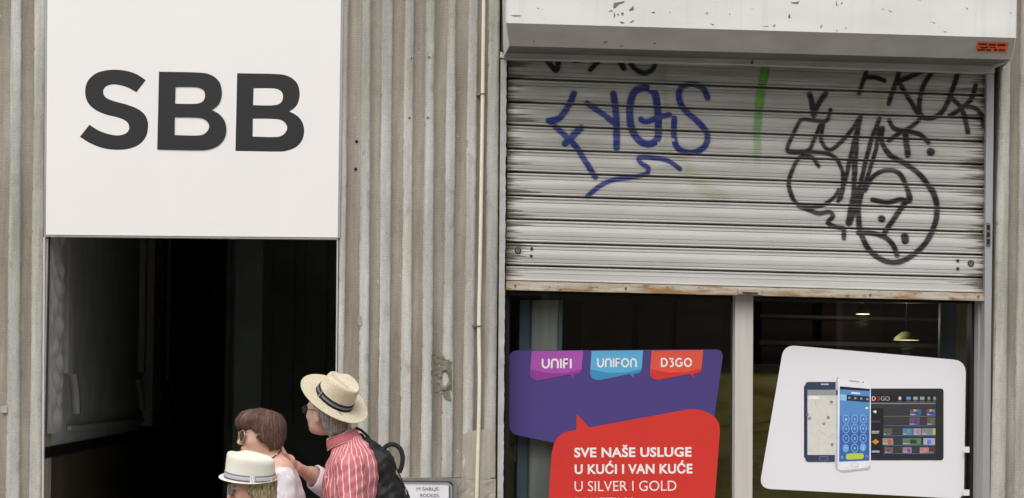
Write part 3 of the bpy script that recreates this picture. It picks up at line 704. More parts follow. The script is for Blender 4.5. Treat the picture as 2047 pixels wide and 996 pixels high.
def graffiti(name, strokes, mat, amax, soft, label, fade=None):
    Vs, As, Fs = [], [], []; base = 0
    seg = []
    for L, w_ in strokes:
        q = spl(L, 5)
        for i in range(len(q) - 1): seg.append((q[i], q[i + 1], w_))
    for k in range(10):
        p = prf if k < 9 else prf_last
        tt = np.unique(np.concatenate([p[:, 0], np.linspace(0, 1, 26)]))
        P, px, py = surf(k, tt); A = np.zeros(px.shape)
        if k == 0: vis = py > (114 + (px - 1013) * .026)
        else: vis = np.ones(px.shape, bool)
        for a, b_, w_ in seg:
            d = b_ - a; l2 = float(d @ d) + 1e-6
            lo = np.minimum(a, b_) - w_ - 8; hi = np.maximum(a, b_) + w_ + 8
            mk_ = (px > lo[0]) & (px < hi[0]) & (py > lo[1]) & (py < hi[1])
            if not mk_.any(): continue
            qx, qy = px[mk_] - a[0], py[mk_] - a[1]; t = np.clip((qx * d[0] + qy * d[1]) / l2, 0, 1)
            ds = np.hypot(qx - t * d[0], qy - t * d[1])
            v = np.clip((w_ + soft * .5 - ds) / soft, 0, 1); v = v * v * (3 - 2 * v) + .10 * np.clip(1 - ds / (w_ + 8), 0, 1)
            A[mk_] = np.maximum(A[mk_], v)
        if fade: A *= np.clip((fade[1] - py) / (fade[1] - fade[0]), 0, 1)
        A *= vis * (np.interp(tt, [0, .05, .075, .15, .165, .19, .2, .86, .872, .885, .94, .965, 1], [.1, .1, .9, 1, .45, .5, 1, 1, .5, 1, 1, .1, .1])[:, None])
        P = P.copy(); P[..., 1] -= .0015
        P[..., 1] += (.0012 * np.sin(uu * 9 + k * 2) + .0006 * np.sin(uu * 31 + k))[None, :]
        gf = gridfaces(len(tt), NU); keep = A.ravel()[gf].max(1) > .02; gf = gf[keep]
        if not len(gf): continue
        used, inv = np.unique(gf, return_inverse=True)
        Vs.append(P.reshape(-1, 3)[used]); As.append(A.ravel()[used]); Fs.append(inv.reshape(-1, 4) + base); base += len(used)
    o = mk(name, np.vstack(Vs), np.vstack(Fs), mat, sh, smooth=True, label=label)
    attr(o, 'alpha', np.concatenate(As) * amax); return o
pg = spray_mat('pale_green_spray', (150, 185, 110), (140, 175, 100))
for q_ in faint: graffiti('graffiti', [q_], pg, .17, 16, 'faint green overspray')
graffiti('graffiti', green, spray_mat('green_spray', (112, 182, 58), (96, 166, 48)), .85, 6, 'bright green vertical stroke', (190, 345))
nv = spray_mat('navy_spray', (34, 40, 48), (26, 30, 38))
for q_ in top: graffiti('graffiti', [q_], nv, .95, 3, 'cut-off dark letter stroke under the head rail')
graffiti('graffiti', blue, spray_mat('blue_spray', (42, 60, 136), (32, 46, 112)), .95, 3, 'blue spray-painted letters')
graffiti('graffiti', black, spray_mat('black_spray', (26, 25, 25), (44, 42, 42)), .95, 3, 'black spray-painted scrawl with round face')

# ---- glazing
M['poster_white'] = plain('poster_white', (228, 226, 230), .4, .01, 2, 0)
Yg = .20
def glass_mat():
    b = NB('window_glass'); fr = b.n('Fresnel'); fr.inputs[0].default_value = 1.5
    tr = b.n('BsdfTransparent'); tr.inputs[0].default_value = (.9, .92, .9, 1); gl = b.n('BsdfGlossy'); gl.inputs['Roughness'].default_value = .02
    mx = b.n('MixShader'); b.lk(fr.outputs[0], mx.inputs[0]); b.lk(tr.outputs[0], mx.inputs[1]); b.lk(gl.outputs[0], mx.inputs[2]); b.lk(mx.outputs[0], b.o.inputs[0])
    b.t.nodes.remove(b.b); return b.m
M['glass'] = glass_mat()
slab('mullion', [(1471, 380), (1507, 381), (1502.5, 1440), (1466.5, 1440)], .13, .26, M['mullion'], sf, bev=.004)
slab('glass_pane', [(1016, 380), (1470.5, 380), (1466.2, 1440), (1009, 1440)], Yg, Yg + .006, M['glass'], sf, label='left glass pane')
slab('glass_pane', [(1507.5, 381), (1957, 395), (1948, 1440), (1503, 1440)], Yg, Yg + .006, M['glass'], sf, label='right glass pane')
slab('frame_bar', [(1013, 380), (1020.5, 380), (1013.5, 1440), (1005, 1440)], .17, .25, M['blackframe'], sf)
slab('frame_bar', [(1944, 395), (1957, 395), (1949, 1440), (1936, 1440)], .17, .25, M['blackframe'], sf)
slab('frame_bar', [(1957.4, 395), (1971, 395), (1957.2, 1440), (1949.4, 1440)], .10, .25, M['alu'], sf)
slab('frame_bar', [(1021, 380), (1470.5, 380), (1470.2, 602), (1020, 600)], .215, .25, M['blackframe'], sf)
slab('frame_bar', [(1507.6, 381), (1944, 395), (1943.5, 607), (1507, 603)], .215, .25, M['blackframe'], sf)
zlow = at(1400, 1330, Yg)[2]
box('stall_riser', at(1007, 1330, .1)[0], at(1950, 1330, .1)[0], .06, .33, .0, zlow, M['rough'], sf)

# ---- shop interior seen through the glass
def olive_mat():
    b = NB('olive_reflection'); n = b.noise((1.2, 1, 5), 5, .6, dist=.8)
    col = b.ramp(n, [(.30, lin((96, 88, 52))), (.48, lin((168, 158, 92))), (.60, lin((186, 178, 112))), (.72, lin((214, 208, 168)))])  # pale streaks imitate the street reflected in the glass
    return b.done(col, .7, b.bump(n, .3, .02))
M['olive'] = olive_mat()
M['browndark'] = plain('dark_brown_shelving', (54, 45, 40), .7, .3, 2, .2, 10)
M['redbrown'] = plain('red_brown_panel', (74, 44, 36), .7, .3, 3, .1, 10)
M['greyrefl'] = plain('grey_reflection', (216, 216, 214), .6, .1, 4, .1, 20, (8, 8, .3))
M['bluegrey'] = plain('blue_grey_frame', (130, 156, 176), .5, .1, 4, 0)
M['beige'] = plain('beige_frame', (218, 208, 190), .6, .1, 4, 0)
M['shade'] = plain('pale_lamp_shade', (160, 158, 120), .5, .05, 4, 0)
X0, X1 = at(1004, 700, .4)[0], at(1962, 700, .4)[0] + .25
room = thing('shop_room', 'dim shop room behind the window with olive reflection panel and dark shelving', 'room', ((X0 + X1) / 2, 2.5, 0))
def rb(name, x0, x1, y0, y1, z0, z1, mat, **k): return box(name, x0, x1, y0, y1, z0, z1, mat, room, **k)
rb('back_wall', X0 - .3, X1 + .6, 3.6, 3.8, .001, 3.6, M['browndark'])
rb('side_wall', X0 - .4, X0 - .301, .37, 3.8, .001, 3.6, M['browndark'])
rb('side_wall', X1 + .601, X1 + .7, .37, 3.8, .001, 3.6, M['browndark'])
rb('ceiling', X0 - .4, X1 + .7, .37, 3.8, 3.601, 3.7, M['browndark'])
def yz(py, Y, px=1500): return at(px, py, Y)[2]
def xx_(px, Y, py=800): return at(px, py, Y)[0]
# olive panel added for the streaky reflection of the street
rb('reflection_panel', xx_(990, 2.9), xx_(1980, 2.9), 2.90, 2.94, .4, yz(742, 2.9), M['olive'])
rb('ledge', xx_(1130, 2.9), xx_(1980, 2.9), 2.8, 2.899, yz(742, 2.9), yz(728, 2.9), M['browndark'])
rb('pale_strip', xx_(1030, .5), xx_(1048, .5), .48, .5, yz(930, .5), yz(868, .5), M['beige'])
rb('reflection_column', xx_(1062, .36, 650), xx_(1117, .36, 650), .36, .6, .4, 3.55, M['greyrefl'], bev=.02)  # pale upright added in place of the opposite house's reflection
rb('reflection_edge', xx_(1117.6, .36, 650), xx_(1125, .36, 650), .38, .6, .4, 3.55, M['bluegrey'])
rb('reflection_edge', xx_(1040, .36, 650), xx_(1061, .36, 650), .4, .6, .4, 3.55, M['bluegrey'])
for a, b_, mt in ((1160, 1260, 'redbrown'), (1275, 1340, 'bluegrey'), (1350, 1440, 'redbrown'), (1520, 1620, 'browndark'), (1640, 1760, 'redbrown')):
    rb('shelf_panel', xx_(a, 3.3), xx_(b_, 3.3), 3.3, 3.32, 1.6, yz(600, 3.3), M[mt] if mt != 'bluegrey' else M['browndark'])
rb('shelf', xx_(1510, 2.6), xx_(1880, 2.6), 2.5, 2.8, yz(634, 2.5), yz(628, 2.5), M['browndark'])
rb('shelf', xx_(1510, 2.6), xx_(1880, 2.6), 2.5, 2.8, yz(688, 2.5), yz(680, 2.5), M['browndark'])
rb('blue_panel', xx_(1877, .8), xx_(1909, .8), .8, .84, .4, 3.5, M['bluegrey'])
rb('beige_panel', xx_(1909.5, .75), xx_(1936, .75), .75, .84, .4, 3.5, M['beige'])
for px, py in ((1952, 899), (1952, 985)):
    slab('hinge', [(px - 26, py - 6), (px - 14, py - 6), (px - 14, py + 6), (px - 26, py + 6)], .165, .1698, M['poster_white'] if 'poster_white' in M else M['beige'], sf)
LW = 3.5
def lamp(px, py, r, Y, label):
    c = at(px, py, Y); t = thing('pendant_lamp', label, 'lamp', c, 'pendant lamps in the shop')
    n = 20; V = []; 
    for rr, zz in ((.02, .05), (.4, .045), (.85, .015), (1.0, -.004), (.97, -.008), (.4, .03), (.02, .035)):
        for j in range(n): V.append(c + np.array((rr * r * math.cos(j * 2 * math.pi / n), rr * r * math.sin(j * 2 * math.pi / n), zz)))
    mk('lamp_shade', V, gridfaces(7, n, True), M['shade'], t, smooth=True)
    li = bpy.data.lights.new('lamp_fill', 'POINT'); li.energy = LW; li.color = (1, .9, .72); li.shadow_soft_size = .04  # fill light added under the dish to brighten the dark room
    lo_ = bpy.data.objects.new('lamp_fill', li); COL.objects.link(lo_); lo_.parent = t; lo_.location = (0, 0, -.06)
    tube('lamp_cord', [c + np.array((0, 0, .045)), c + np.array((0, 0, .5)), (c[0], c[1], 3.6)], .006, M['blackframe'], t, n=6)
lamp(1812, 678, .085, 1.9, 'larger pale dish pendant lamp seen through the right window pane')
lamp(1725, 626, .045, 1.9, 'smaller pale dish pendant lamp seen high through the right window pane')
# ================================================================ POSTERS ON THE GLASS
M['purple'] = plain('poster_purple', (76, 62, 126), .42, .03, 3, 0)
M['red'] = plain('poster_red', (208, 54, 46), .4, .03, 3, 0)
M['white'] = plain('print_white', (236, 232, 230), .4, .01, 3, 0)
M['violet'] = plain('print_violet', (170, 82, 172), .4, .02, 3, 0)
M['violet2'] = plain('print_violet_dark', (146, 58, 150), .4, .02, 3, 0)
M['cyan'] = plain('print_sky_blue', (92, 172, 214), .4, .02, 3, 0)
M['cyan2'] = plain('print_blue_dark', (62, 140, 188), .4, .02, 3, 0)
M['coral'] = plain('print_coral', (222, 84, 66), .4, .02, 3, 0)
def z2(L): return [(1000 + p[0] / 2.394, 580 + p[1] / 2.394) for p in L]
pp = thing('window_poster', 'purple and red speech-bubble poster with white lettering in the left window pane', 'poster', at(1230, 996, Yg - .002), 'posters on the window glass')
Yp = Yg - .0015
flat('purple_bubble', [rpoly(z2([(42, 290), (1070, 284), (1022, 625), (960, 1000), (600, 1000), (265, 732), (43, 688)]), [17, 18, 0, 0, 0, 0, 20])], Yp, M['purple'], pp, thick=.001)
rl = [(365, 592, 0), (425, 658, 0), (950, 562, 62), (1052, 620, 50), (1050, 690, 0), (1026, 1010, 0), (980, 1500, 40), (190, 1500, 40), (232, 996, 0), (246, 780, 0), (270, 690, 55), (365, 668, 0)]
flat('red_bubble', [rpoly(z2([(a, b) for a, b, c in rl]), [c / 2.394 for a, b, c in rl])], Yp - .0014, M['red'], pp, thick=.001)
def arc(cx, cy, r, a0, a1, n=8, ry=None): return [(cx + r * math.cos(R(a0 + (a1 - a0) * i / n)), cy + (ry or r) * math.sin(R(a0 + (a1 - a0) * i / n))) for i in range(n + 1)]
GL = {'U': (.82, [[(.08, .98), (.08, .40)] + arc(.41, .40, .33, 180, 360) + [(.74, .98)]]), 'N': (.80, [[(.08, .02), (.08, .60)] + arc(.40, .60, .32, 180, 0) + [(.72, .02)]]),
      'I': (.2, [[(.1, .02), (.1, .98)]]), 'F': (.56, [[(.5, .92), (.10, .92), (.08, .88), (.08, .02)], [(.19, .50), (.46, .50)]]),
      'O': (.94, [arc(.47, .5, .40, 0, 352, 20, .42)]), 'D': (.82, [[(.09, .0), (.09, 1.0)], [(.2, .92), (.36, .92)] + arc(.36, .50, .38, 80, -80, 10, .42) + [(.36, .08), (.2, .08)]]),
      '3': (.64, [[(.06, .92), (.52, .92), (.30, .58)] + arc(.28, .32, .26, 75, -120, 8, .26)]), 'G': (.92, [arc(.47, .5, .40, 48, 330, 16, .42) + [(.84, .46), (.55, .46)]])}
def mono(s, x0, x1, base, cap, parent, wd=.19):
    tot = sum(GL[c][0] + .14 for c in s) - .14; x = 0
    for c in s:
        w_, strokes = GL[c]; loops = []
        for st_ in strokes:
            P = np.array(st_); T = np.gradient(P, axis=0); T /= np.linalg.norm(T, axis=1)[:, None] + 1e-9; Nn = np.stack([-T[:, 1], T[:, 0]], -1) * wd / 2
            o = np.vstack([P + Nn, (P - Nn)[::-1]])
            loops.append([(x0 + (x + q[0]) / tot * (x1 - x0), base - q[1] * cap) for q in o])
        flat('lettering', loops, Yp - .0026, M['white'], parent, thick=.0006); x += w_ + .14
def badge(dx, m1, m2, m3, s, tx0, tx1, tb, cap):
    o = [(150 + dx, 293, 0), (397 + dx, 290, 0), (388 + dx, 398, 26), (350 + dx, 404, 0), (354 + dx, 424, 0), (333 + dx, 404, 0), (178 + dx, 434, 10), (142 + dx, 420, 26)]
    b = flat('logo_badge', [rpoly(z2([(a, q - dx * .005) for a, q, c in o]), [c / 2.394 for a, q, c in o])], Yp - .0014, M[m1], pp, thick=.001)
    o = [(146 + dx, 380), (230 + dx, 398), (320 + dx, 396), (390 + dx, 378), (386 + dx, 392), (374 + dx, 400), (350 + dx, 404), (354 + dx, 423), (333 + dx, 404), (180 + dx, 431), (158 + dx, 428), (145 + dx, 405)]
    flat('badge_shade', [z2([(a, q - dx * .005) for a, q in o])], Yp - .0022, M[m2], b, thick=.0006)
    mono(s, *[z2([(v, 0)])[0][0] for v in (tx0, tx1)], z2([(0, tb)])[0][1], cap / 2.394, b)
badge(0, 'violet', 'violet2', None, 'UNIFI', 199, 342, 375, 47)
badge(287, 'cyan', 'cyan2', None, 'UNIFON', 464, 653, 370, 44)
badge(574, 'coral', 'red', None, 'D3GO', 769, 917, 368, 43)
def tl(s, x0, x1, base, cap, bold):
    text('lettering', s, z2([(x0, 0)])[0][0], z2([(x1, 0)])[0][0], z2([(0, base)])[0][1], cap / 2.394, Yp - .0022, M['white'], pp, bold=bold, slope=-.006)
tl('SVE NAŠE USLUGE', 354, 916, 801, 49, .030)
tl('U KUĆI I VAN KUĆE', 356, 920, 881, 49, .030)
tl('U SILVER I GOLD', 356, 843, 963, 51, -.003)
tl('PAKETIMA', 357, 652, 1042, 50, -.003)

pc = thing('window_poster', 'white rounded card poster with two smartphones and a tablet in the right window pane', 'poster', at(1725, 996, Yg - .002), 'posters on the window glass')
def z3(L): return [(1490 + p[0] / 2.395, 580 + p[1] / 2.395) for p in L]
flat('card', [rpoly(z3([(184, 262), (1056, 338), (1046, 1000), (66, 950)]), [24, 26, 18, 24])], Yp, M['poster_white'], pp, thick=.001)
def z4(L): return [(1580 + p[0] / 4.331, 730 + p[1] / 4.331) for p in L]
P_ = {}
def pm(c):
    if c not in P_: P_[c] = plain('print_%02x%02x%02x' % c, c, .4, .05, 30, 0)
    return P_[c]
for nm, c in (('soft_grey', (206, 205, 210)),): pm(c)
def q4(name, L, lev, c, parent, r=0): return flat(name, [rpoly(z4(L), r / 4.331) if r else z4(L)], Yp - .0012 - lev * .0006, pm(c), parent, thick=.0005)
def rc(name, x0, y0, x1, y1, lev, c, parent, r=0, sl=0): return q4(name, [(x0, y0), (x1, y0 + sl), (x1, y1 + sl), (x0, y1)], lev, c, parent, r)
tb_ = rc('tablet_picture', 640, 203, 1326, 824, 1, (46, 46, 48), pp if 0 else pc, 26)
rc('tablet_screen', 660, 262, 1256, 766, 2, (62, 61, 64), tb_)
rc('tablet_header', 660, 262, 1256, 322, 3, (40, 40, 43), tb_)
rc('tablet_line', 660, 326, 1256, 338, 3, (130, 130, 134), tb_)
rc('tablet_column', 700, 372, 806, 766, 3, (38, 37, 40), tb_)
text('lettering', 'D', *[z4([(v, 0)])[0][0] for v in (706, 740)], z4([(0, 308)])[0][1], 9, Yp - .0036, pm((214, 214, 216)), tb_, bold=.01)
text('lettering', '3', *[z4([(v, 0)])[0][0] for v in (746, 776)], z4([(0, 308)])[0][1], 9, Yp - .0036, pm((200, 44, 44)), tb_, bold=.01)
text('lettering', 'GO', *[z4([(v, 0)])[0][0] for v in (782, 860)], z4([(0, 308)])[0][1], 9, Yp - .0036, pm((170, 170, 174)), tb_, bold=.01)
for x, c in ((937, (210, 210, 210)), (1004, (90, 150, 200)), (1064, (165, 165, 168)), (1122, (165, 165, 168)), (1188, (150, 150, 152)), (1238, (150, 150, 152))):
    wd = 38 if x in (1004, 1064, 1122) else 22
    rc('tablet_icon', x, 274, x + wd, 300, 4, c, tb_, 6); rc('tablet_caption', x - 4, 310, x + wd + 2, 316, 4, (120, 120, 124), tb_)
rows = [(384, 438, [(1036, 1130, (70, 100, 170)), (1180, 1256, (70, 100, 170))]), (452, 520, [(1030, 1120, (96, 88, 110)), (1184, 1256, (104, 88, 84))]),
        (548, 606, [(806, 880, (88, 98, 84)), (972, 1060, (84, 130, 186)), (1066, 1130, (160, 164, 150)), (1136, 1230, (140, 138, 128)), (1232, 1256, (170, 200, 120))]),
        (634, 690, [(798, 890, (166, 146, 120)), (972, 1130, (104, 126, 100)), (1152, 1252, (176, 176, 180))]), (712, 762, [(816, 890, (120, 96, 88)), (972, 1050, (150, 140, 124)), (1120, 1200, (160, 134, 112)), (1204, 1252, (90, 70, 56))])]
for y0, y1, cells in rows:
    for x0, x1, c in cells:
        rc('tablet_tile', x0, y0, x1, y1, 4, c, tb_)
        c2 = tuple(max(0, min(255, int(v * rnd.uniform(.45, 1.5)))) for v in c); xm = x0 + (x1 - x0) * rnd.uniform(.25, .5)
        rc('tile_picture', xm, y0 + 10, xm + (x1 - x0) * .35, y1 - 8, 5, c2, tb_, 5)
        rc('tile_caption', x0 + 3, y1 - 12, x0 + (x1 - x0) * .7, y1 - 6, 5, (200, 202, 206), tb_)
    rc('tablet_line', 806, y1 + 3, 1252, y1 + 8, 4, (74, 118, 176) if y0 > 400 else (120, 118, 112), tb_)
for x0, x1, c in ((1042, 1064, (200, 50, 50)), (1066, 1084, (214, 180, 60)), (1086, 1106, (90, 160, 90)), (1184, 1204, (200, 50, 50)), (1206, 1224, (214, 180, 60)), (1226, 1250, (90, 160, 90))):
    rc('tile_badge', x0, 384, x1, 402, 6, c, tb_)
q4('channel_logo', [(712, 400), (738, 392), (750, 404), (734, 420)], 5, (220, 220, 220), tb_)
rc('channel_logo', 704, 570, 770, 578, 5, (190, 190, 196), tb_); rc('channel_logo', 704, 584, 766, 592, 5, (190, 190, 196), tb_)
q4('channel_logo', [(704, 664), (738, 640), (770, 664), (738, 688)], 5, (200, 140, 70), tb_)
rc('channel_logo', 704, 740, 772, 758, 5, (160, 166, 216), tb_)
rc('channel_logo', 704, 480, 780, 500, 5, (78, 60, 84), tb_)
# dark phone
ph = rc('dark_phone_picture', 128, 146, 420, 838, 2, (58, 66, 92), pc, 34)
rc('phone_edge', 118, 180, 130, 800, 2, (44, 48, 66), ph, 5)
rc('phone_screen', 148, 214, 410, 778, 3, (216, 214, 206), ph)
rc('phone_header', 148, 214, 410, 262, 4, (150, 158, 158), ph)
rc('search_field', 158, 270, 250, 294, 4, (238, 238, 236), ph)
rc('earpiece', 264, 160, 332, 172, 4, (190, 194, 204), ph, 5)
rc('home_key', 248, 790, 328, 826, 4, (120, 126, 142), ph, 12); rc('home_key_inner', 254, 796, 322, 820, 5, (64, 72, 96), ph, 10)
for x, y in ((356, 320), (146, 428), (165, 462), (328, 454), (361, 688)):
    flat('map_pin', [z4(circle(x, y, 13)), z4(circle(x, y, 5))[::-1]], Yp - .0012 - .003, pm((142, 84, 166)), ph, thick=.0004)
flat('map_pin', [z4(circle(290, 505, 13)), z4(circle(290, 498, 8))[::-1]], Yp - .0042, pm((130, 110, 160)), ph, thick=.0004)
for L in ([(210, 300), (226, 360), (222, 362), (206, 302)], [(330, 340), (410, 345), (410, 348), (330, 343)], [(160, 735), (215, 750), (214, 753), (160, 738)], [(240, 560), (330, 620), (380, 590), (381, 594), (330, 625), (239, 564)]):
    q4('map_road', L, 4, (184, 184, 178), ph)
# white phone in front
flat('printed_shadow', [rpoly(z4([(392, 118), (420, 96), (700, 900), (440, 930), (384, 890)]), 8)], Yp - .0028, pm((196, 195, 202)), pc, thick=.0004, label='soft shadow printed on the card')
wp = flat('white_phone_picture', [rpoly(z4([(404, 104), (696, 132), (696, 884), (402, 916)]), [12, 12, 12, 12])], Yp - .0034, pm((236, 236, 238)), pc, thick=.0005)
flat('phone_edge', [rpoly(z4([(398, 120), (410, 112), (409, 908), (394, 890)]), 1)], Yp - .0036, pm((188, 190, 200)), wp, thick=.0004)
def w4(name, L, lev, c, r=0): return flat(name, [rpoly(z4(L), r / 4.331) if r else z4(L)], Yp - .0040 - lev * .0005, pm(c), wp, thick=.0004)
w4('phone_screen', [(428, 184), (688, 206), (684, 826), (422, 836)], 0, (90, 146, 204))
w4('screen_lower', [(426, 560), (685, 560), (684, 826), (422, 836)], 1, (62, 104, 178))
w4('screen_middle', [(427, 440), (686, 440), (685, 560), (426, 560)], 1, (76, 128, 194))
w4('status_bar', [(428, 184), (688, 206), (688, 224), (428, 210)], 1, (36, 40, 48))
w4('tab_bar', [(488, 256), (686, 272), (685, 322), (487, 308)], 1, (42, 52, 66))
w4('tab', [(432, 252), (487, 256), (486, 308), (431, 304)], 1, (150, 200, 236))
w4('title', [(528, 232), (604, 238), (603, 254), (527, 248)], 2, (214, 228, 240), 3)
for i in range(4): w4('tab_icon', [(500 + i * 52, 274 + i * 4), (520 + i * 52, 275 + i * 4), (520 + i * 52, 292 + i * 4), (500 + i * 52, 291 + i * 4)], 2, (150, 158, 168), 4)
w4('backspace', [(650, 364), (674, 364), (674, 380), (650, 380)], 2, (226, 234, 242), 3)
keys = '123456789*0#'
for i, kch in enumerate(keys):
    cx, cy = 482 + (i % 3) * 75, 468 + (i // 3) * 84 - (i % 3) * 1
    if i in (9, 11): flat('dial_key', [z4(circle(cx - 3, cy + (0 if i == 9 else -6), 27, 36))], Yp - .0052, pm((112, 176, 222)), wp, thick=.0004)
    else: flat('dial_key', [z4(circle(cx, cy, 29, 38)), z4(circle(cx, cy, 24, 33))[::-1]], Yp - .0052, pm((150, 196, 232)), wp, thick=.0004)
    a = z4([(cx - 6, cy + 12), (cx + 6, cy - 8)])
    text('key_digit', kch, a[0][0], a[1][0], a[0][1], 5.2, Yp - .0056, pm((214, 230, 244)), wp, bold=.0)
w4('call_button', [(482, 768), (634, 762), (634, 812), (482, 820)], 2, (190, 208, 82), 20)
w4('corner_icon', [(438, 786), (456, 786), (456, 812), (438, 812)], 2, (130, 160, 210), 5); w4('corner_icon', [(648, 780), (672, 780), (672, 796), (648, 796)], 2, (110, 150, 206), 5)
w4('home_key', [(524, 846), (588, 844), (588, 884), (524, 886)], 1, (206, 206, 208), 14); w4('home_key_inner', [(530, 850), (582, 848), (582, 880), (530, 882)], 2, (232, 232, 234), 12)
w4('earpiece', [(508, 130), (596, 140), (596, 150), (508, 140)], 1, (170, 172, 178), 3)
flat('camera_dot', [z4(circle(630, 148, 6))], Yp - .005, pm((90, 94, 104)), wp, thick=.0004)

# ---------------------------------------------------------------- notice in its frame, low on the pilaster
nb = thing('notice_board', 'printed paper notice in a grey rounded frame on the pilaster behind the backpack', 'notice', at(860, 1100, -.03))
M['nframe'] = plain('notice_frame', (126, 130, 126), .4, .15, 8, .1)
M['nglass'] = plain('notice_backing', (104, 112, 116), .3, .1, 8, 0)
M['paper'] = plain('paper', (226, 226, 232), .7, .03, 12, .2, 15)
o = rpoly([(720, 955), (914, 957), (912, 1290), (718, 1290)], 16); i_ = rpoly([(725, 960.5), (907, 962.5), (905, 1284), (723, 1284)], 13)
flat('frame', [o, i_[::-1]], -.030, M['nframe'], nb, thick=.022)
flat('backing', [rpoly([(724, 959.5), (908, 961.5), (906, 1285), (722, 1285)], 13)], -.016, M['nglass'], nb, thick=.008)
o = rpoly([(728, 963.5), (904, 965.5), (902, 1281), (726, 1281)], 12); i_ = rpoly([(731, 966.5), (901, 968.5), (899, 1278), (729, 1278)], 11)
flat('inner_rim', [o, i_[::-1]], -.022, M['alu'], nb, thick=.006)
pa = flat('paper', [[(770, 962.5), (897, 964), (897, 1010), (896, 1180), (766, 1178)]], -.0185, M['paper'], nb, thick=.001)
M['textgrey'] = plain('grey_print', (96, 98, 110), .6, .05, 20, 0)
text('lettering', 'M SABLJE,', 833, 879, 980.5, 6.6, -.0200, M['textgrey'], pa, bold=.0, slope=.008)
text('lettering', 'BODEZE,', 840, 879, 993.5, 6.6, -.0200, M['textgrey'], pa, bold=.0, slope=.008)
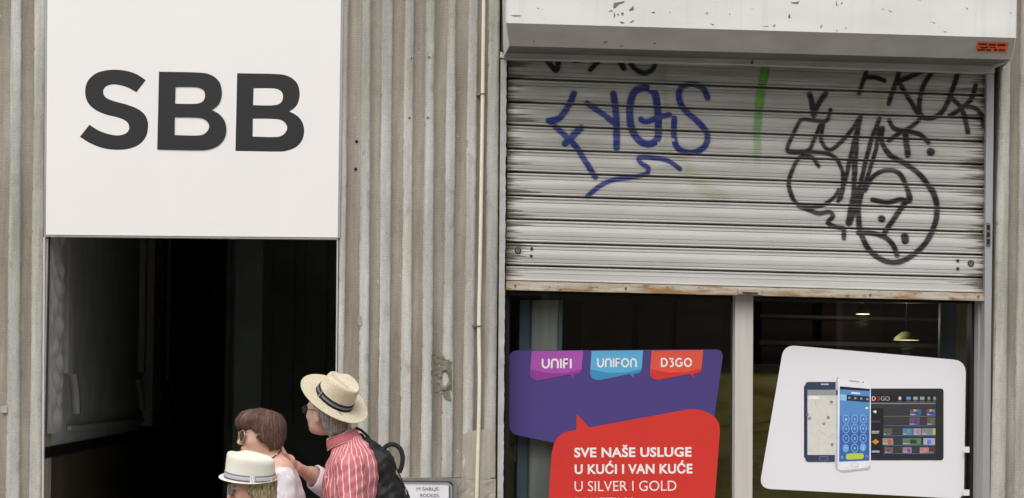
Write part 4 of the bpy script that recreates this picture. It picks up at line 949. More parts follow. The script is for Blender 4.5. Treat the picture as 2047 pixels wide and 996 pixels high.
# ================================================================ PEOPLE
class Field:
    def __init__(s, lo, hi, h):
        s.lo, s.h = np.array(lo, float), h
        s.n = np.ceil((np.array(hi, float) - s.lo) / h).astype(int) + 1
        s.v = np.full(tuple(s.n), .2, np.float32)
        s.ax = [(s.lo[i] + np.arange(s.n[i]) * h).astype(np.float32) for i in range(3)]
    def blk(s, lo, hi):
        a = np.clip(np.floor((np.array(lo) - s.lo) / s.h).astype(int), 0, s.n); b = np.clip(np.ceil((np.array(hi) - s.lo) / s.h).astype(int) + 1, 0, s.n)
        sl = tuple(slice(i, j) for i, j in zip(a, b))
        g = np.meshgrid(*[s.ax[i][sl[i]] for i in range(3)], indexing='ij'); return sl, g
    def comb(s, sl, d, k, mode):
        v = s.v[sl]
        if mode == 'sub': d = -d; v2 = np.maximum(v, d) + np.maximum(k - np.abs(v - d), 0) ** 2 / (4 * k)
        else: v2 = np.minimum(v, d) - np.maximum(k - np.abs(v - d), 0) ** 2 / (4 * k)
        s.v[sl] = v2
    def cap(s, a, b, ra, rb=None, k=.02, mode='add'):
        a, b = np.array(a, float), np.array(b, float); rb = ra if rb is None else rb; m_ = max(ra, rb) + k + .04
        sl, (X, Y, Z_) = s.blk(np.minimum(a, b) - m_, np.maximum(a, b) + m_)
        d = b - a; l2 = d @ d + 1e-9
        t = np.clip(((X - a[0]) * d[0] + (Y - a[1]) * d[1] + (Z_ - a[2]) * d[2]) / l2, 0, 1)
        ds = np.sqrt((X - a[0] - t * d[0]) ** 2 + (Y - a[1] - t * d[1]) ** 2 + (Z_ - a[2] - t * d[2]) ** 2) - (ra + (rb - ra) * t)
        s.comb(sl, ds.astype(np.float32), k, mode); return s
    def ell(s, c, r, A=None, k=.02, mode='add', boxy=2.0):
        c = np.array(c, float); r = np.array(r, float); A = np.eye(3) if A is None else np.array(A); m_ = r.max() + k + .04
        sl, (X, Y, Z_) = s.blk(c - m_, c + m_)
        p = [(X - c[0]) * A[i][0] + (Y - c[1]) * A[i][1] + (Z_ - c[2]) * A[i][2] for i in range(3)]
        if boxy == 2.0:
            k0 = np.sqrt(sum((q / ri) ** 2 for q, ri in zip(p, r))); k1_ = np.sqrt(sum((q / ri ** 2) ** 2 for q, ri in zip(p, r)))
            ds = k0 * (k0 - 1) / (k1_ + 1e-6)
        else:
            k0 = sum(np.abs(q / ri) ** boxy for q, ri in zip(p, r)) ** (1 / boxy); ds = (k0 - 1) * r.min()
        s.comb(sl, ds.astype(np.float32), k, mode); return s
    def fn(s, f, mode='max'):
        g = np.meshgrid(*s.ax, indexing='ij', sparse=True); d = f(*g)
        if mode == 'max': s.v = np.maximum(s.v, d).astype(np.float32)
        elif mode == 'min': s.v = np.minimum(s.v, d).astype(np.float32)
        else: s.v = (s.v + d).astype(np.float32)
        return s
    def mesh(s):
        v = s.v; v = np.pad(v, 1, constant_values=.2); neg = v < 0
        lo = s.lo - s.h; c = sum(neg[i:i + v.shape[0] - 1, j:j + v.shape[1] - 1, k:k + v.shape[2] - 1].astype(np.int8) for i in (0, 1) for j in (0, 1) for k in (0, 1))
        act = (c > 0) & (c < 8); ix = np.argwhere(act); idx = -np.ones(act.shape, np.int64); idx[act] = np.arange(len(ix))
        acc = np.zeros((len(ix), 3)); cnt = np.zeros(len(ix))
        cor = [(i, j, k) for i in (0, 1) for j in (0, 1) for k in (0, 1)]
        val = {q: v[ix[:, 0] + q[0], ix[:, 1] + q[1], ix[:, 2] + q[2]] for q in cor}
        for a in cor:
            for ax in range(3):
                if a[ax] == 1: continue
                b = list(a); b[ax] = 1; b = tuple(b)
                va, vb = val[a], val[b]; cr = (va < 0) != (vb < 0); t = np.where(cr, va / (va - vb + 1e-12), 0)
                p = np.array(a, float)[None, :] + t[:, None] * np.eye(3)[ax]
                acc[cr] += p[cr]; cnt[cr] += 1
        V = lo + (ix + acc / cnt[:, None]) * s.h
        F_ = []
        for ax in range(3):
            u, w_ = (ax + 1) % 3, (ax + 2) % 3
            sl1 = [slice(1, -1)] * 3; 
            A = neg[tuple(slice(1, -1) if i != ax else slice(0, -1) for i in range(3))]; B_ = neg[tuple(slice(1, -1) if i != ax else slice(1, None) for i in range(3))]
            e = np.argwhere(A != B_)
            if not len(e): continue
            flip = A[tuple(e.T)]
            o = e.copy(); 
            for i in range(3):
                if i != ax: o[:, i] += 1
            def g(du, dw):
                q = o.copy(); q[:, u] -= du; q[:, w_] -= dw; return idx[q[:, 0], q[:, 1], q[:, 2]]
            f = np.stack([g(1, 1), g(0, 1), g(0, 0), g(1, 0)], 1)
            f[~flip] = f[~flip][:, ::-1]; F_.append(f)
        return V, np.vstack(F_)
def frame(f, u_):
    f = np.array(f, float); f /= np.linalg.norm(f); u_ = np.array(u_, float); l = np.cross(u_, f); l /= np.linalg.norm(l); u_ = np.cross(f, l)
    return np.array([f, l, u_])
class Head:
    def __init__(s, o, f, u_, sc=1.0): s.o = np.array(o); s.A = frame(f, u_); s.k = sc
    def p(s, x, y, z): return s.o + s.k * (x * s.A[0] + y * s.A[1] + z * s.A[2])
    def loc(s, V): return ((V - s.o) @ s.A.T) / s.k
    def build(s, fd, female=False):
        k = s.k; e = lambda c, r, kk=.02, mode='add': fd.ell(s.p(*c), np.array(r) * k, s.A, kk, mode)
        e((-.014, 0, .030), (.098, .077, .086)); e((.026, 0, -.028), (.062, .060, .084), .03)
        e((.034, 0, -.076), (.050, .047, .034), .03); e((.070, 0, -.095), (.020, .022, .016), .025)
        e((.070, 0, .018), (.022, .050, .013), .02); e((.060, .036, -.030), (.024, .022, .022), .025); e((.060, -.036, -.030), (.024, .022, .022), .025)
        for sg_ in (1, -1): e((.097, .032 * sg_, .002), (.016, .017, .011), .012, 'sub')
        fd.cap(s.p(.088, 0, .004), s.p(.108, 0, -.036), .007 * k, .0115 * k, .012)
        for sg_ in (1, -1): fd.ell(s.p(.098, .012 * sg_, -.040), np.array((.011, .007, .008)) * k, s.A, .008)
        fd.cap(s.p(.088, -.020, -.064), s.p(.088, .020, -.064), .006 * k, None, .008); fd.cap(s.p(.093, -.010, -.063), s.p(.093, .010, -.063), .006 * k, None, .008)
        fd.cap(s.p(.086, -.017, -.0755), s.p(.086, .017, -.0755), .0065 * k, None, .008); fd.cap(s.p(.091, -.007, -.0755), s.p(.091, .007, -.0755), .0065 * k, None, .006)
        for sg_ in (1, -1):
            fd.ell(s.p(-.008, .078 * sg_, -.024), np.array((.017, .008, .031)) * k, frame(s.A[0] - .35 * s.A[2] + sg_ * .2 * s.A[1], s.A[2] + .35 * s.A[0]), .006)
            fd.ell(s.p(-.004, .088 * sg_, -.020), np.array((.009, .005, .018)) * k, s.A, .004, 'sub')
        return fd
def skin_mat(name, c, c2):
    b = NB(name)
    col = b.mix(b.ramp(b.noise((22, 22, 22), 4, .6), [(.35, 0.), (.7, 1.)]), lin(c), lin(c2))
    col = b.mix(b.ramp(b.noise((170, 170, 170), 2, .6), [(.60, 0.), (.8, .25)]), col, lin((150, 96, 80)))
    m_ = b.done(col, .62, b.bump(b.noise((260, 260, 260), 3), .12, .001), spec=.4)
    b.b.inputs['Subsurface Weight'].default_value = .12; b.b.inputs['Subsurface Radius'].default_value = (.012, .005, .003); b.b.inputs['Subsurface Scale'].default_value = 1.0
    return m_
M['skin_man'] = skin_mat('skin_fair_ruddy', (222, 188, 170), (212, 168, 150))
M['skin_w'] = skin_mat('skin_fair_pink', (226, 184, 164), (216, 166, 146))
M['skin_h'] = skin_mat('skin_fair_tan', (218, 172, 148), (204, 152, 128))
def hair_mat(name, stops, sc=14):
    b = NB(name); st_ = b.attr('strand').outputs['Vector']
    n1 = b.noise((sc, sc, 2.0), 6, .75, src=st_); col = b.ramp(n1, stops)
    n2 = b.noise((sc * 5, sc * 5, 4), 3, .7, src=st_); col = b.mix(1.0, col, b.ramp(n2, [(.3, .62), (.7, 1.2)]), 'MULTIPLY')
    return b.done(col, .42, b.bump(n2, .9, .004, b.bump(n1, .5, .006)), spec=.45)
M['hair_brown'] = hair_mat('brown_hair', [(.32, lin((58, 40, 35))), (.50, lin((102, 74, 62))), (.64, lin((158, 122, 102)))])
M['hair_grey'] = hair_mat('grey_hair', [(.32, lin((104, 96, 90))), (.5, lin((160, 153, 145))), (.66, lin((216, 210, 202)))])
M['hair_blond'] = hair_mat('streaked_blond_hair', [(.36, lin((92, 74, 54))), (.45, lin((150, 130, 96))), (.53, lin((204, 190, 152))), (.64, lin((242, 236, 214)))], 6)
def bvh_of(V, Fq): return BVHTree.FromPolygons([Vector(v) for v in V], [tuple(int(i) for i in q) for q in Fq])
def hair_obj(name, fd, head, mat, parent, strands=0, zmin=-.1, seed=1, crown=(-.03, 0, .12), slant=0.0, length=(.008, .022), lay=2600, zmax=9.):
    V, Fq = fd.mesh(); L = head.loc(V)
    def sa(L):
        d = L - np.array(crown); a = np.arctan2(d[:, 1], d[:, 0] + slant * d[:, 2]); return np.stack([np.cos(a), np.sin(a), L[:, 2] * 3], -1)
    A = sa(L); Vs, Fs, As = [V], [Fq], [A]; base = len(V)
    rs = np.random.RandomState(seed); c0 = L.mean(0)
    cand = np.where(L[:, 2] < zmin(L) if callable(zmin) else L[:, 2] < zmin)[0]
    if strands and len(cand):
        for i in rs.choice(cand, strands):
            p = L[i]; out = p - c0; out[2] = 0; out /= np.linalg.norm(out) + 1e-6; ln = rs.uniform(*length)
            side = np.cross(out, (0, 0, 1)); w_ = rs.uniform(.0006, .0014); pts = []
            for q, ww in ((0, 1), (.5, .8), (1, .1)):
                c_ = p + out * (.002 - .006 * q * q * rs.uniform(-.5, 1.5)) + np.array((0, 0, .012 - q * (ln + .012))) + side * q * rs.normal(0, .004)
                for sgn in (-1, 1): pts.append(c_ + side * sgn * w_ * ww)
            pts = np.array(pts); Vs.append(head.o + head.k * (pts @ head.A)); As.append(np.repeat(sa(pts[:1]), 6, 0))
            Fs.append(np.array([[0, 1, 3, 2], [2, 3, 5, 4]]) + base); base += 6
    # loose strands lying along the whole surface
    bv = bvh_of(V, Fq); crw = head.p(*crown)
    for i in rs.choice(np.where(L[:, 2] < zmax)[0], lay):
        p = V[i].copy(); cid = L[i]; pts = []; rj = rs.normal(0, .45); wd = rs.uniform(.0005, .0012); up_l = rs.uniform(.0006, .0032) if rs.rand() < .85 else rs.uniform(.003, .007)
        d = p - crw; d /= np.linalg.norm(d) + 1e-9
        for q in range(6):
            loc_, nn, _, _ = bv.find_nearest(Vector(p))
            if loc_ is None: break
            nn = np.array(nn); g = np.array(loc_)
            if nn @ (g - (head.o + head.k * (c0 @ head.A))) < 0: nn = -nn
            dd = d * .4 - head.A[2] * .8; dd = dd - nn * (dd @ nn); dd /= np.linalg.norm(dd) + 1e-9; sdv = np.cross(nn, dd); dd = dd + sdv * rj * .3
            ww = wd * (1 - .16 * q); c_ = g + nn * (up_l * (.3 + q * .18))
            pts += [c_ - sdv * ww, c_ + sdv * ww]; p = g + dd * .007; d = dd
            if (head.loc(p[None])[0][2]) < L[:, 2].min() + .004: break
        if len(pts) < 4: continue
        m_ = len(pts) // 2; jit = rs.normal(0, .05, 3); ss = sa(cid[None]) + jit
        Vs.append(np.array(pts)); As.append(np.repeat(ss, len(pts), 0)); Fs.append(np.array([[2 * q, 2 * q + 1, 2 * q + 3, 2 * q + 2] for q in range(m_ - 1)]) + base); base += len(pts)
    o = mk(name, np.vstack(Vs), np.vstack(Fs), mat, parent, smooth=True); attr(o, 'strand', np.vstack(As), 'FLOAT_VECTOR'); return o

# ---- hats
def hat(name, c, f, u_, A_, B_, a, b_, h, taper, curl, dent, mats, bandh, label, pinch=.012, slope=0.0, bow=R(90), edge=2.2):
    t = thing(name, label, 'hat', c); FR = frame(f, u_); c = np.array(c)
    def W(x, y, z): return c + x * FR[0] + y * FR[1] + z * FR[2]
    NT = 96; th = np.arange(NT) * 2 * math.pi / NT; rows = []
    def topz(x, y):
        X_, Y_ = x / a, y / b_
        z = h + slope * x - dent * math.exp(-(Y_ / .34) ** 2) * (.55 + .45 * math.tanh((X_ + .8) * 2)) * max(0, 1 - (abs(X_) / .95) ** 4)
        z -= pinch * 1.2 * math.exp(-((X_ - .62) / .3) ** 2) * (math.exp(-((abs(Y_) - .62) / .3) ** 2))
        return z
    for q in (1, .985, .8, .6, .4, .2, .04):
        row = []
        for g in th:
            rx, ry = a + (A_ - a) * q, b_ + (B_ - b_) * q
            row.append((rx * math.cos(g), ry * math.sin(g), curl(g, q)))
        rows.append(row)
    for q in (.0, .1, .25, .4, .55, .7, .82, .91, .97, 1.0):
        row = []
        for g in th:
            rr = 1 - (1 - taper) * q - (.0 if q < .82 else (q - .82) ** 2 * edge)
            x, y = a * rr * math.cos(g), b_ * rr * math.sin(g)
            pin = pinch * math.exp(-((q - .8) / .4) ** 2) * (math.exp(-((g - .75) / .38) ** 2) + math.exp(-((g - 2 * math.pi + .75) / .38) ** 2))
            rr2 = 1 - pin / max(a, .01) * 1.0; x *= rr2; y *= rr2
            zt = topz(x, y); z = zt * (1 - (1 - q) ** 1.0) if q < .82 else zt * (1 - .18 * ((1 - q) / .18) ** 1.6)
            row.append((x, y, z))
        rows.append(row)
    last = rows[-1]
    for q in (.93, .84, .7, .55, .4, .25, .1, .01):
        rows.append([(x * q, y * q, topz(x * q, y * q) + .004 * (1 - q)) for x, y, z in last])
    P = np.array([[W(*p) for p in row] for row in rows])
    o = mk('hat_body', P.reshape(-1, 3), gridfaces(len(rows), NT, True), mats[0], t, smooth=True)
    Lc = np.array(rows); ang = np.arctan2(Lc[..., 1], Lc[..., 0]); rad_ = np.hypot(Lc[..., 0], Lc[..., 1])
    attr(o, 'weave', np.stack([Lc[..., 0], Lc[..., 1], Lc[..., 2]], -1), 'FLOAT_VECTOR')
    sm = o.modifiers.new('s', 'SOLIDIFY'); sm.thickness = .0024; sm.offset = 0
    def crown_pt(g, z, lift):
        q = z / h; rr = 1 - (1 - taper) * q; return (a * rr + lift) * math.cos(g), (b_ * rr + lift) * math.sin(g)
    rows = []
    for v, lf in ((0, .0008), (0.02, .0035), (.5, .0042), (.98, .0038), (1, .0008)):
        row = []
        for g in th:
            zc = curl(g, 0) + .002 + v * bandh; x, y = crown_pt(g, max(zc, 0), lf + (.002 * (1 - v) if v < .5 else 0)); row.append((x, y, zc))
        rows.append(row)
    P = np.array([[W(*p) for p in row] for row in rows]); bd_ = mk('hat_band', P.reshape(-1, 3), gridfaces(5, NT, True), mats[1], t, smooth=True)
    vv = np.repeat(np.array([0, .02, .5, .98, 1])[:, None], NT, 1); attr(bd_, 'bv', vv)
    V = []; bw = .010
    for v in np.linspace(-.02, 1.02, 8):
        for j in range(7):
            g = bow + (j - 3) / 3 * bw / a * 1.15; zc = curl(g, 0) + .001 + v * (bandh + .001)
            x, y = crown_pt(g, max(zc, 0), .0065 - .0012 * abs(j - 3) * .5 + (.002 * (1 - v) if v < .5 else 0)); V.append(W(x, y, zc))
    bo = mk('bow', V, gridfaces(8, 7), mats[2], bd_, smooth=True); attr(bo, 'bv', np.tile(np.linspace(0, 1, 7), 8))
    sm = bo.modifiers.new('s', 'SOLIDIFY'); sm.thickness = .003; sm.offset = -1
    return t
def straw(name, c, c2, amt, sc=900):
    b = NB(name); wv = b.attr('weave').outputs['Vector']
    n = b.noise((230, 230, 230), 3, .8, src=wv); n2 = b.noise((60, 60, 60), 4, .7, src=wv)
    w1 = b.n('TexWave'); w1.bands_direction = 'X'; w1.inputs['Scale'].default_value = 75; w1.inputs['Distortion'].default_value = 3; b.lk(wv, w1.inputs['Vector'])
    w2 = b.n('TexWave'); w2.bands_direction = 'Y'; w2.inputs['Scale'].default_value = 75; w2.inputs['Distortion'].default_value = 3; b.lk(wv, w2.inputs['Vector'])
    col = b.mix(b.ramp(n, [(.34, amt), (.62, 0.)]), lin(c), lin(c2)); col = b.mix(b.ramp(n2, [(.5, 0.), (.8, amt * .6)]), col, lin(c2))
    nr = b.bump(b.math('ADD', w1.outputs['Fac'], w2.outputs['Fac']), .04 + amt * .3, .0015, b.bump(n, .1 + amt * .5, .003))
    return b.done(col, .75, nr, spec=.2)
def band_mat(name, c0, c1, lines):
    b = NB(name); v = b.attr('bv').outputs['Fac']; stops = []
    f = b.ramp(v, lines); return b.done(b.mix(f, lin(c0), lin(c1)), .7, b.bump(b.noise((600, 600, 600), 2), .3, .001), spec=.2)
M['straw'] = straw('natural_straw', (230, 222, 200), (182, 160, 124), .75)
M['whitestraw'] = straw('white_paper_straw', (232, 229, 216), (214, 208, 190), .3)
M['band_black'] = band_mat('black_striped_band', (38, 38, 42), (150, 150, 154), [(.0, 0.), (.36, 0.), (.40, 1.), (.46, 1.), (.49, .1), (.53, .1), (.56, 1.), (.62, 1.), (.66, 0.)])
M['bow_black'] = band_mat('black_striped_bow', (40, 40, 44), (160, 160, 164), [(.0, 0.), (.30, 0.), (.34, 1.), (.42, 1.), (.47, 0.), (.53, 0.), (.58, 1.), (.66, 1.), (.70, 0.)])
M['band_grey'] = band_mat('grey_band', (112, 116, 124), (186, 186, 194), [(.0, 0.), (.20, 0.), (.24, 1.), (.76, 1.), (.80, 0.)])
M['bow_grey'] = band_mat('grey_white_bow', (150, 152, 154), (240, 240, 236), [(.0, 1.), (.14, 1.), (.18, 0.), (.28, 0.), (.32, 1.), (.46, 1.), (.50, 0.), (.60, 0.), (.64, 1.), (.80, 1.), (.84, 0.), (1., 0.)])

def glasses(name, head, parent, rim, lens, rx=.024, rz=.021, fx=.105, wrap=.25, teardrop=0, thick=.0016):
    g_ = None
    for sg_ in (1, -1):
        c = head.p(fx, .034 * sg_, -.002); A = head.A
        nrm = A[0] + wrap * sg_ * A[1]; nrm /= np.linalg.norm(nrm); sx_ = np.cross(A[2], nrm); sx_ /= np.linalg.norm(sx_); sz_ = A[2] - .12 * A[0]
        th = np.linspace(0, 2 * math.pi, 25)[:-1]
        ring = np.array([c + sx_ * rx * math.cos(q) * head.k + sz_ * head.k * (rz * math.sin(q) - (.006 * teardrop if math.sin(q) < 0 else 0) * abs(math.sin(q))) for q in th])
        o = tube('glasses_rim', ring, thick, rim, parent if g_ is None else parent, n=6, closed=True)
        V = np.vstack([ring, [c + nrm * .003]]); V2 = V - nrm * .002
        mk('lens', V, [(i, (i + 1) % 24, 24) for i in range(24)], lens, o, smooth=True)
        tube('temple', [ring[0] if sg_ < 0 else ring[0], head.p(fx - .012, .070 * sg_, .006), head.p(.05, .079 * sg_, .004), head.p(-.005, .083 * sg_, .006)], thick * .9, rim, o, n=6)
        if g_ is None: g_ = o
    tube('bridge', [head.p(fx + .004, -.012, .004), head.p(fx + .008, 0, .007), head.p(fx + .004, .012, .004)], thick, rim, g_, n=6)
    return g_
def eyes(head, parent):
    M.setdefault('eye', plain('eye_white', (226, 220, 214), .2, .02, 5, 0))
    for sg_ in (1, -1):
        c = head.p(.074, .030 * sg_, .001); r = .0118 * head.k
        V = [c + r * np.array((math.sin(a) * math.cos(b), math.sin(a) * math.sin(b), math.cos(a))) for a in np.linspace(.01, 3.13, 9) for b in np.linspace(0, 2 * math.pi, 13)[:-1]]
        mk('eye', V, gridfaces(9, 12, True), M['eye'], parent, smooth=True)
M['rim_dark'] = plain('dark_rim', (40, 38, 40), .3, .05, 5, 0)
M['rim_gold'] = plain('pale_gold_rim', (200, 186, 160), .3, .05, 5, 0, metal=.5)
M['rim_silver'] = plain('silver_rim', (170, 172, 176), .25, .05, 5, 0, metal=.6)
M['lens_brown'] = plain('brown_lens', (70, 52, 44), .25, .1, 20, 0, spec=.25)
M['lens_grey'] = plain('grey_lens', (88, 94, 98), .2, .1, 20, 0, spec=.35)
M['lens_dark'] = plain('smoky_lens', (70, 70, 78), .2, .1, 20, 0, spec=.35)

def wr(X, Y, Z_, amp, s=1.0, ph=0.0):
    return amp * (np.sin(X * 38 * s + Z_ * 22 * s + ph) * np.cos(Y * 31 * s - Z_ * 17 * s + ph * 2) + .6 * np.sin(Z_ * 47 * s + X * 29 * s + Y * 53 * s + ph * 3) + .4 * np.sin(Z_ * 90 * s - X * 71 * s + Y * 24 * s + ph))
def hand_fingers(fd, wrist, palm_c, fdir, pnorm, side, curl=.5, L=1.0):
    """palm, four bent fingers, and a thumb that leaves the side of the palm"""
    fdir = np.array(fdir, float); fdir /= np.linalg.norm(fdir); pnorm = np.array(pnorm, float); pnorm -= fdir * (pnorm @ fdir); pnorm /= np.linalg.norm(pnorm)
    sd_ = np.cross(fdir, pnorm) * side
    fd.ell(palm_c, (.044, .036, .014), np.array([fdir, sd_, pnorm]), .012)
    fd.cap(wrist, palm_c - fdir * .02, .024, .018, .02)
    for i, (ln, off) in enumerate(((.070, .030), (.078, .010), (.072, -.010), (.058, -.029))):
        r_ = palm_c + fdir * .036 + sd_ * off; d0 = fdir + sd_ * off * 2.5; prev = r_
        for j, (fr, ang) in enumerate(((.46, curl * .5), (.30, curl * 1.2), (.24, curl * 1.9))):
            dd = d0 * math.cos(ang) + pnorm * math.sin(ang); dd /= np.linalg.norm(dd); nx = prev + dd * ln * fr * L
            fd.cap(prev, nx, (.0092, .0084, .0078)[j], (.0086, .0079, .0068)[j], .004); prev = nx
    return sd_

SKY = {}
# ------------------------------------------------------------------ 1. brown-haired woman
YW = -1.50
def PW(px, py, dy=0): return at(px, py, YW + dy)
w1 = thing('person', 'woman with a short brown bob and aviator sunglasses in a sheer white embroidered blouse', 'person', (PW(548, 996)[0], YW, 0))
H1 = Head(PW(523, 869), (-.95, -.28, -.02), (0.03, 0, 1), 1.0)
f = Field((PW(440, 800)[0], YW - .27, 0.0), (PW(640, 800)[0], YW + .27, 1.72), .005)
H1.build(f)
f.cap(PW(540, 895, .005), PW(546, 935, .01), .050, .058, .03)
f.cap(PW(553, 948, -.15), PW(556, 948, .16), .040, .040, .05); f.ell(PW(556, 940, .0), (.075, .10, .055), None, .05)
f.ell(PW(550, 1010), (.105, .165, .19), None, .06); f.ell(PW(548, 1120), (.10, .145, .17), None, .06); f.ell(PW(550, 1210), (.12, .165, .14), None, .05)
for sg_ in (-1, 1):
    f.cap(PW(556, 955, .165 * sg_), PW(562, 1075, .20 * sg_), .043, .036, .03); f.cap(PW(562, 1075, .20 * sg_), PW(528, 1160, .19 * sg_), .035, .024, .015)
    hand_fingers(f, PW(528, 1160, .19 * sg_), PW(518, 1182, .18 * sg_), (-.25, 0, -1), (-1, 0, .2), sg_, .5)
    a, b_ = np.array(PW(550, 1230, .085 * sg_)), np.array((PW(552, 900)[0], YW + .09 * sg_, .48)); f.cap(a, b_, .078, .052, .03); f.cap(b_, (PW(556, 900)[0], YW + .09 * sg_, .08), .050, .036, .02)
V, Fq = f.mesh(); mk('body', V, Fq, M['skin_w'], w1, smooth=True)
M['lip'] = plain('lip_red', (168, 84, 80), .4, .05, 20, 0)
h = Field(H1.o - .17, H1.o + .17, .003)
e = lambda c, r, k=.02, mode='add': h.ell(H1.p(*c), r, H1.A, k, mode)
e((-.012, 0, .036), (.106, .092, .086)); e((-.024, 0, -.024), (.082, .092, .072), .03); e((.070, -.01, .052), (.048, .066, .034), .02); e((.045, 0, .075), (.07, .075, .045), .02)
def cutw(X, Y, Z_):
    d = [X - H1.o[0], Y - H1.o[1], Z_ - H1.o[2]]; x, y, z = [sum(H1.A[i][j] * d[j] for j in range(3)) for i in range(3)]
    face = np.minimum((x - .060) * .742 - (z - .022) * .67 + .006 * np.sin(z * 90) + .003 * np.sin(z * 310 + x * 200), .030 + .25 * (x - .10) * 0 + .006 * np.sin(y * 130) - z)
    bottom = -(z + .090 + .62 * (x + .034)) + .005 * np.sin(x * 260) + .004 * np.sin(y * 160 + x * 90)
    a = np.arctan2(y, x + .03)
    return face, bottom, a, z
fc = h.fn(lambda X, Y, Z_: np.maximum(cutw(X, Y, Z_)[0], cutw(X, Y, Z_)[1]))
h.fn(lambda X, Y, Z_: .0016 * np.sin(cutw(X, Y, Z_)[2] * 34 + 3 * np.sin(cutw(X, Y, Z_)[3] * 30)) + .001 * np.sin(cutw(X, Y, Z_)[2] * 71), 'add'); h.fn(lambda X, Y, Z_: .0035 * np.sin(X * 60 + Z_ * 35) * np.sin(Y * 55 + Z_ * 20), 'add')
hair_obj('hair', h, H1, M['hair_brown'], w1, 420, lambda L: L[:, 2] < -.035 - .5 * (L[:, 0] + .034), 3)
glasses('sunglasses', H1, w1, M['rim_gold'], M['lens_brown'], .026, .024, .104, .25, 1, .0017); eyes(H1, w1)
# blouse
def lace_mat():
    b = NB('sheer_blouse'); d = b.noise((14, 14, 14), 4)
    col = b.mix(b.ramp(d, [(.4, 0.), (.6, 1.)]), lin((232, 216, 222)), lin((240, 234, 242)))
    tr = b.n('BsdfTransparent'); tl_ = b.n('BsdfTranslucent'); b.lk(col, tl_.inputs[0]); mx = b.n('MixShader'); mx2 = b.n('MixShader')
    b.done(col, .75, b.bump(b.noise((60, 60, 18), 4), .35, .006), spec=.15)
    mx.inputs[0].default_value = .18; b.lk(b.b.outputs[0], mx.inputs[1]); b.lk(tr.outputs[0], mx.inputs[2]); b.lk(mx.outputs[0], b.o.inputs[0]); return b.m
M['blouse'] = lace_mat(); M['thread'] = plain('white_thread', (248, 246, 250), .6, .01, 5, .1)
b_ = Field((PW(470, 800)[0], YW - .32, at(500, 1245, YW)[2]), (PW(660, 800)[0], YW + .30, at(550, 915, YW)[2]), .005)
b_.cap(PW(560, 957, -.15), PW(562, 957, .16), .058, .058, .05); b_.ell(PW(556, 1012), (.128, .185, .20), None, .06); b_.ell(PW(556, 1130), (.125, .175, .2), None, .06)
for sg_ in (-1, 1): b_.cap(PW(566, 960, .160 * sg_), PW(574, 1080, .215 * sg_), .056, .062, .03)
b_.fn(lambda X, Y, Z_: wr(X, Y, Z_, .0032, .9, 1.0), 'add')
ztop = PW(560, 926)[2]
b_.fn(lambda X, Y, Z_: Z_ - (ztop + .12 * (PW(575, 900)[0] - X) * 0 + .006 * np.sin(X * 60)))
V, Fq = b_.mesh(); keep = (V[:, 2] < ztop - .012)[Fq].any(1); blo = mk('blouse', V, Fq[keep], M['blouse'], w1, smooth=True)
def hit(bv, px, py):
    d = Vector(at(px, py, 0) - CAM).normalized(); r_ = bv.ray_cast(Vector(CAM), d); return r_[0], r_[1]
bv = bvh_of(V, Fq)
def thread(parent, bv, L, r_, mat, name='embroidery', n=3, lift=.001):
    pts = []
    for x, y in spl(L, n):
        q, nn = hit(bv, x, y)
        if q is not None:
            if nn.dot(Vector(CAM) - q) < 0: nn = -nn
            pts.append(np.array(q + nn * lift))
    if len(pts) > 1: return tube(name, pts, r_, mat, parent, n=5)
def z5(L): return [(420 + x / 5.08, 800 + y / 5.08) for x, y in L]
for L in ([(690, 900), (715, 935), (735, 975)], [(735, 975), (740, 930), (765, 880)], [(715, 945), (745, 925)], [(665, 900), (690, 925)], [(770, 930), (735, 960)], [(700, 640), (690, 680), (670, 710)], [(690, 680), (710, 700)], [(740, 690), (760, 720), (790, 740)], [(760, 720), (770, 690)],
          [(790, 770), (810, 810), (830, 800)], [(800, 680), (830, 720), (825, 770), (795, 790), (785, 750)], [(660, 690), (665, 720)], [(720, 645), (728, 670)], [(820, 860), (840, 900), (850, 950)], [(640, 930), (650, 980)], [(690, 975), (700, 1010)], [(755, 985), (790, 1000)]):
    thread(blo, bv, z5(L), .0012, M['thread'], lift=.0)
# necklace
M['bead'] = plain('beads', (110, 96, 60), .3, .3, 90, 0); M['bead_red'] = plain('red_beads', (140, 30, 44), .3, .1, 30, 0)
nk = PW(545, 915, .0); bvb = None
Vb, Fb = f.mesh(); bvb = bvh_of(Vb, Fb)
pts = [hit(bvb, x, y)[0] for x, y in spl([(541, 918), (546, 915), (552, 910), (558, 905), (562, 901)], 4)]
prev = None
for i, q in enumerate([q for q in pts if q is not None]):
    c = np.array(q) + np.array((0, -.003, 0)); r_ = .0042
    Vv = [c + r_ * np.array((math.sin(a) * math.cos(bb_), math.sin(a) * math.sin(bb_), math.cos(a))) for a in np.linspace(.01, 3.13, 5) for bb_ in np.linspace(0, 2 * math.pi, 7)[:-1]]
    mk('necklace_bead', Vv, gridfaces(5, 6, True), (M['bead'] if i < 8 else M['bead_red']) if i != 9 else M['poster_white'], w1, smooth=True)
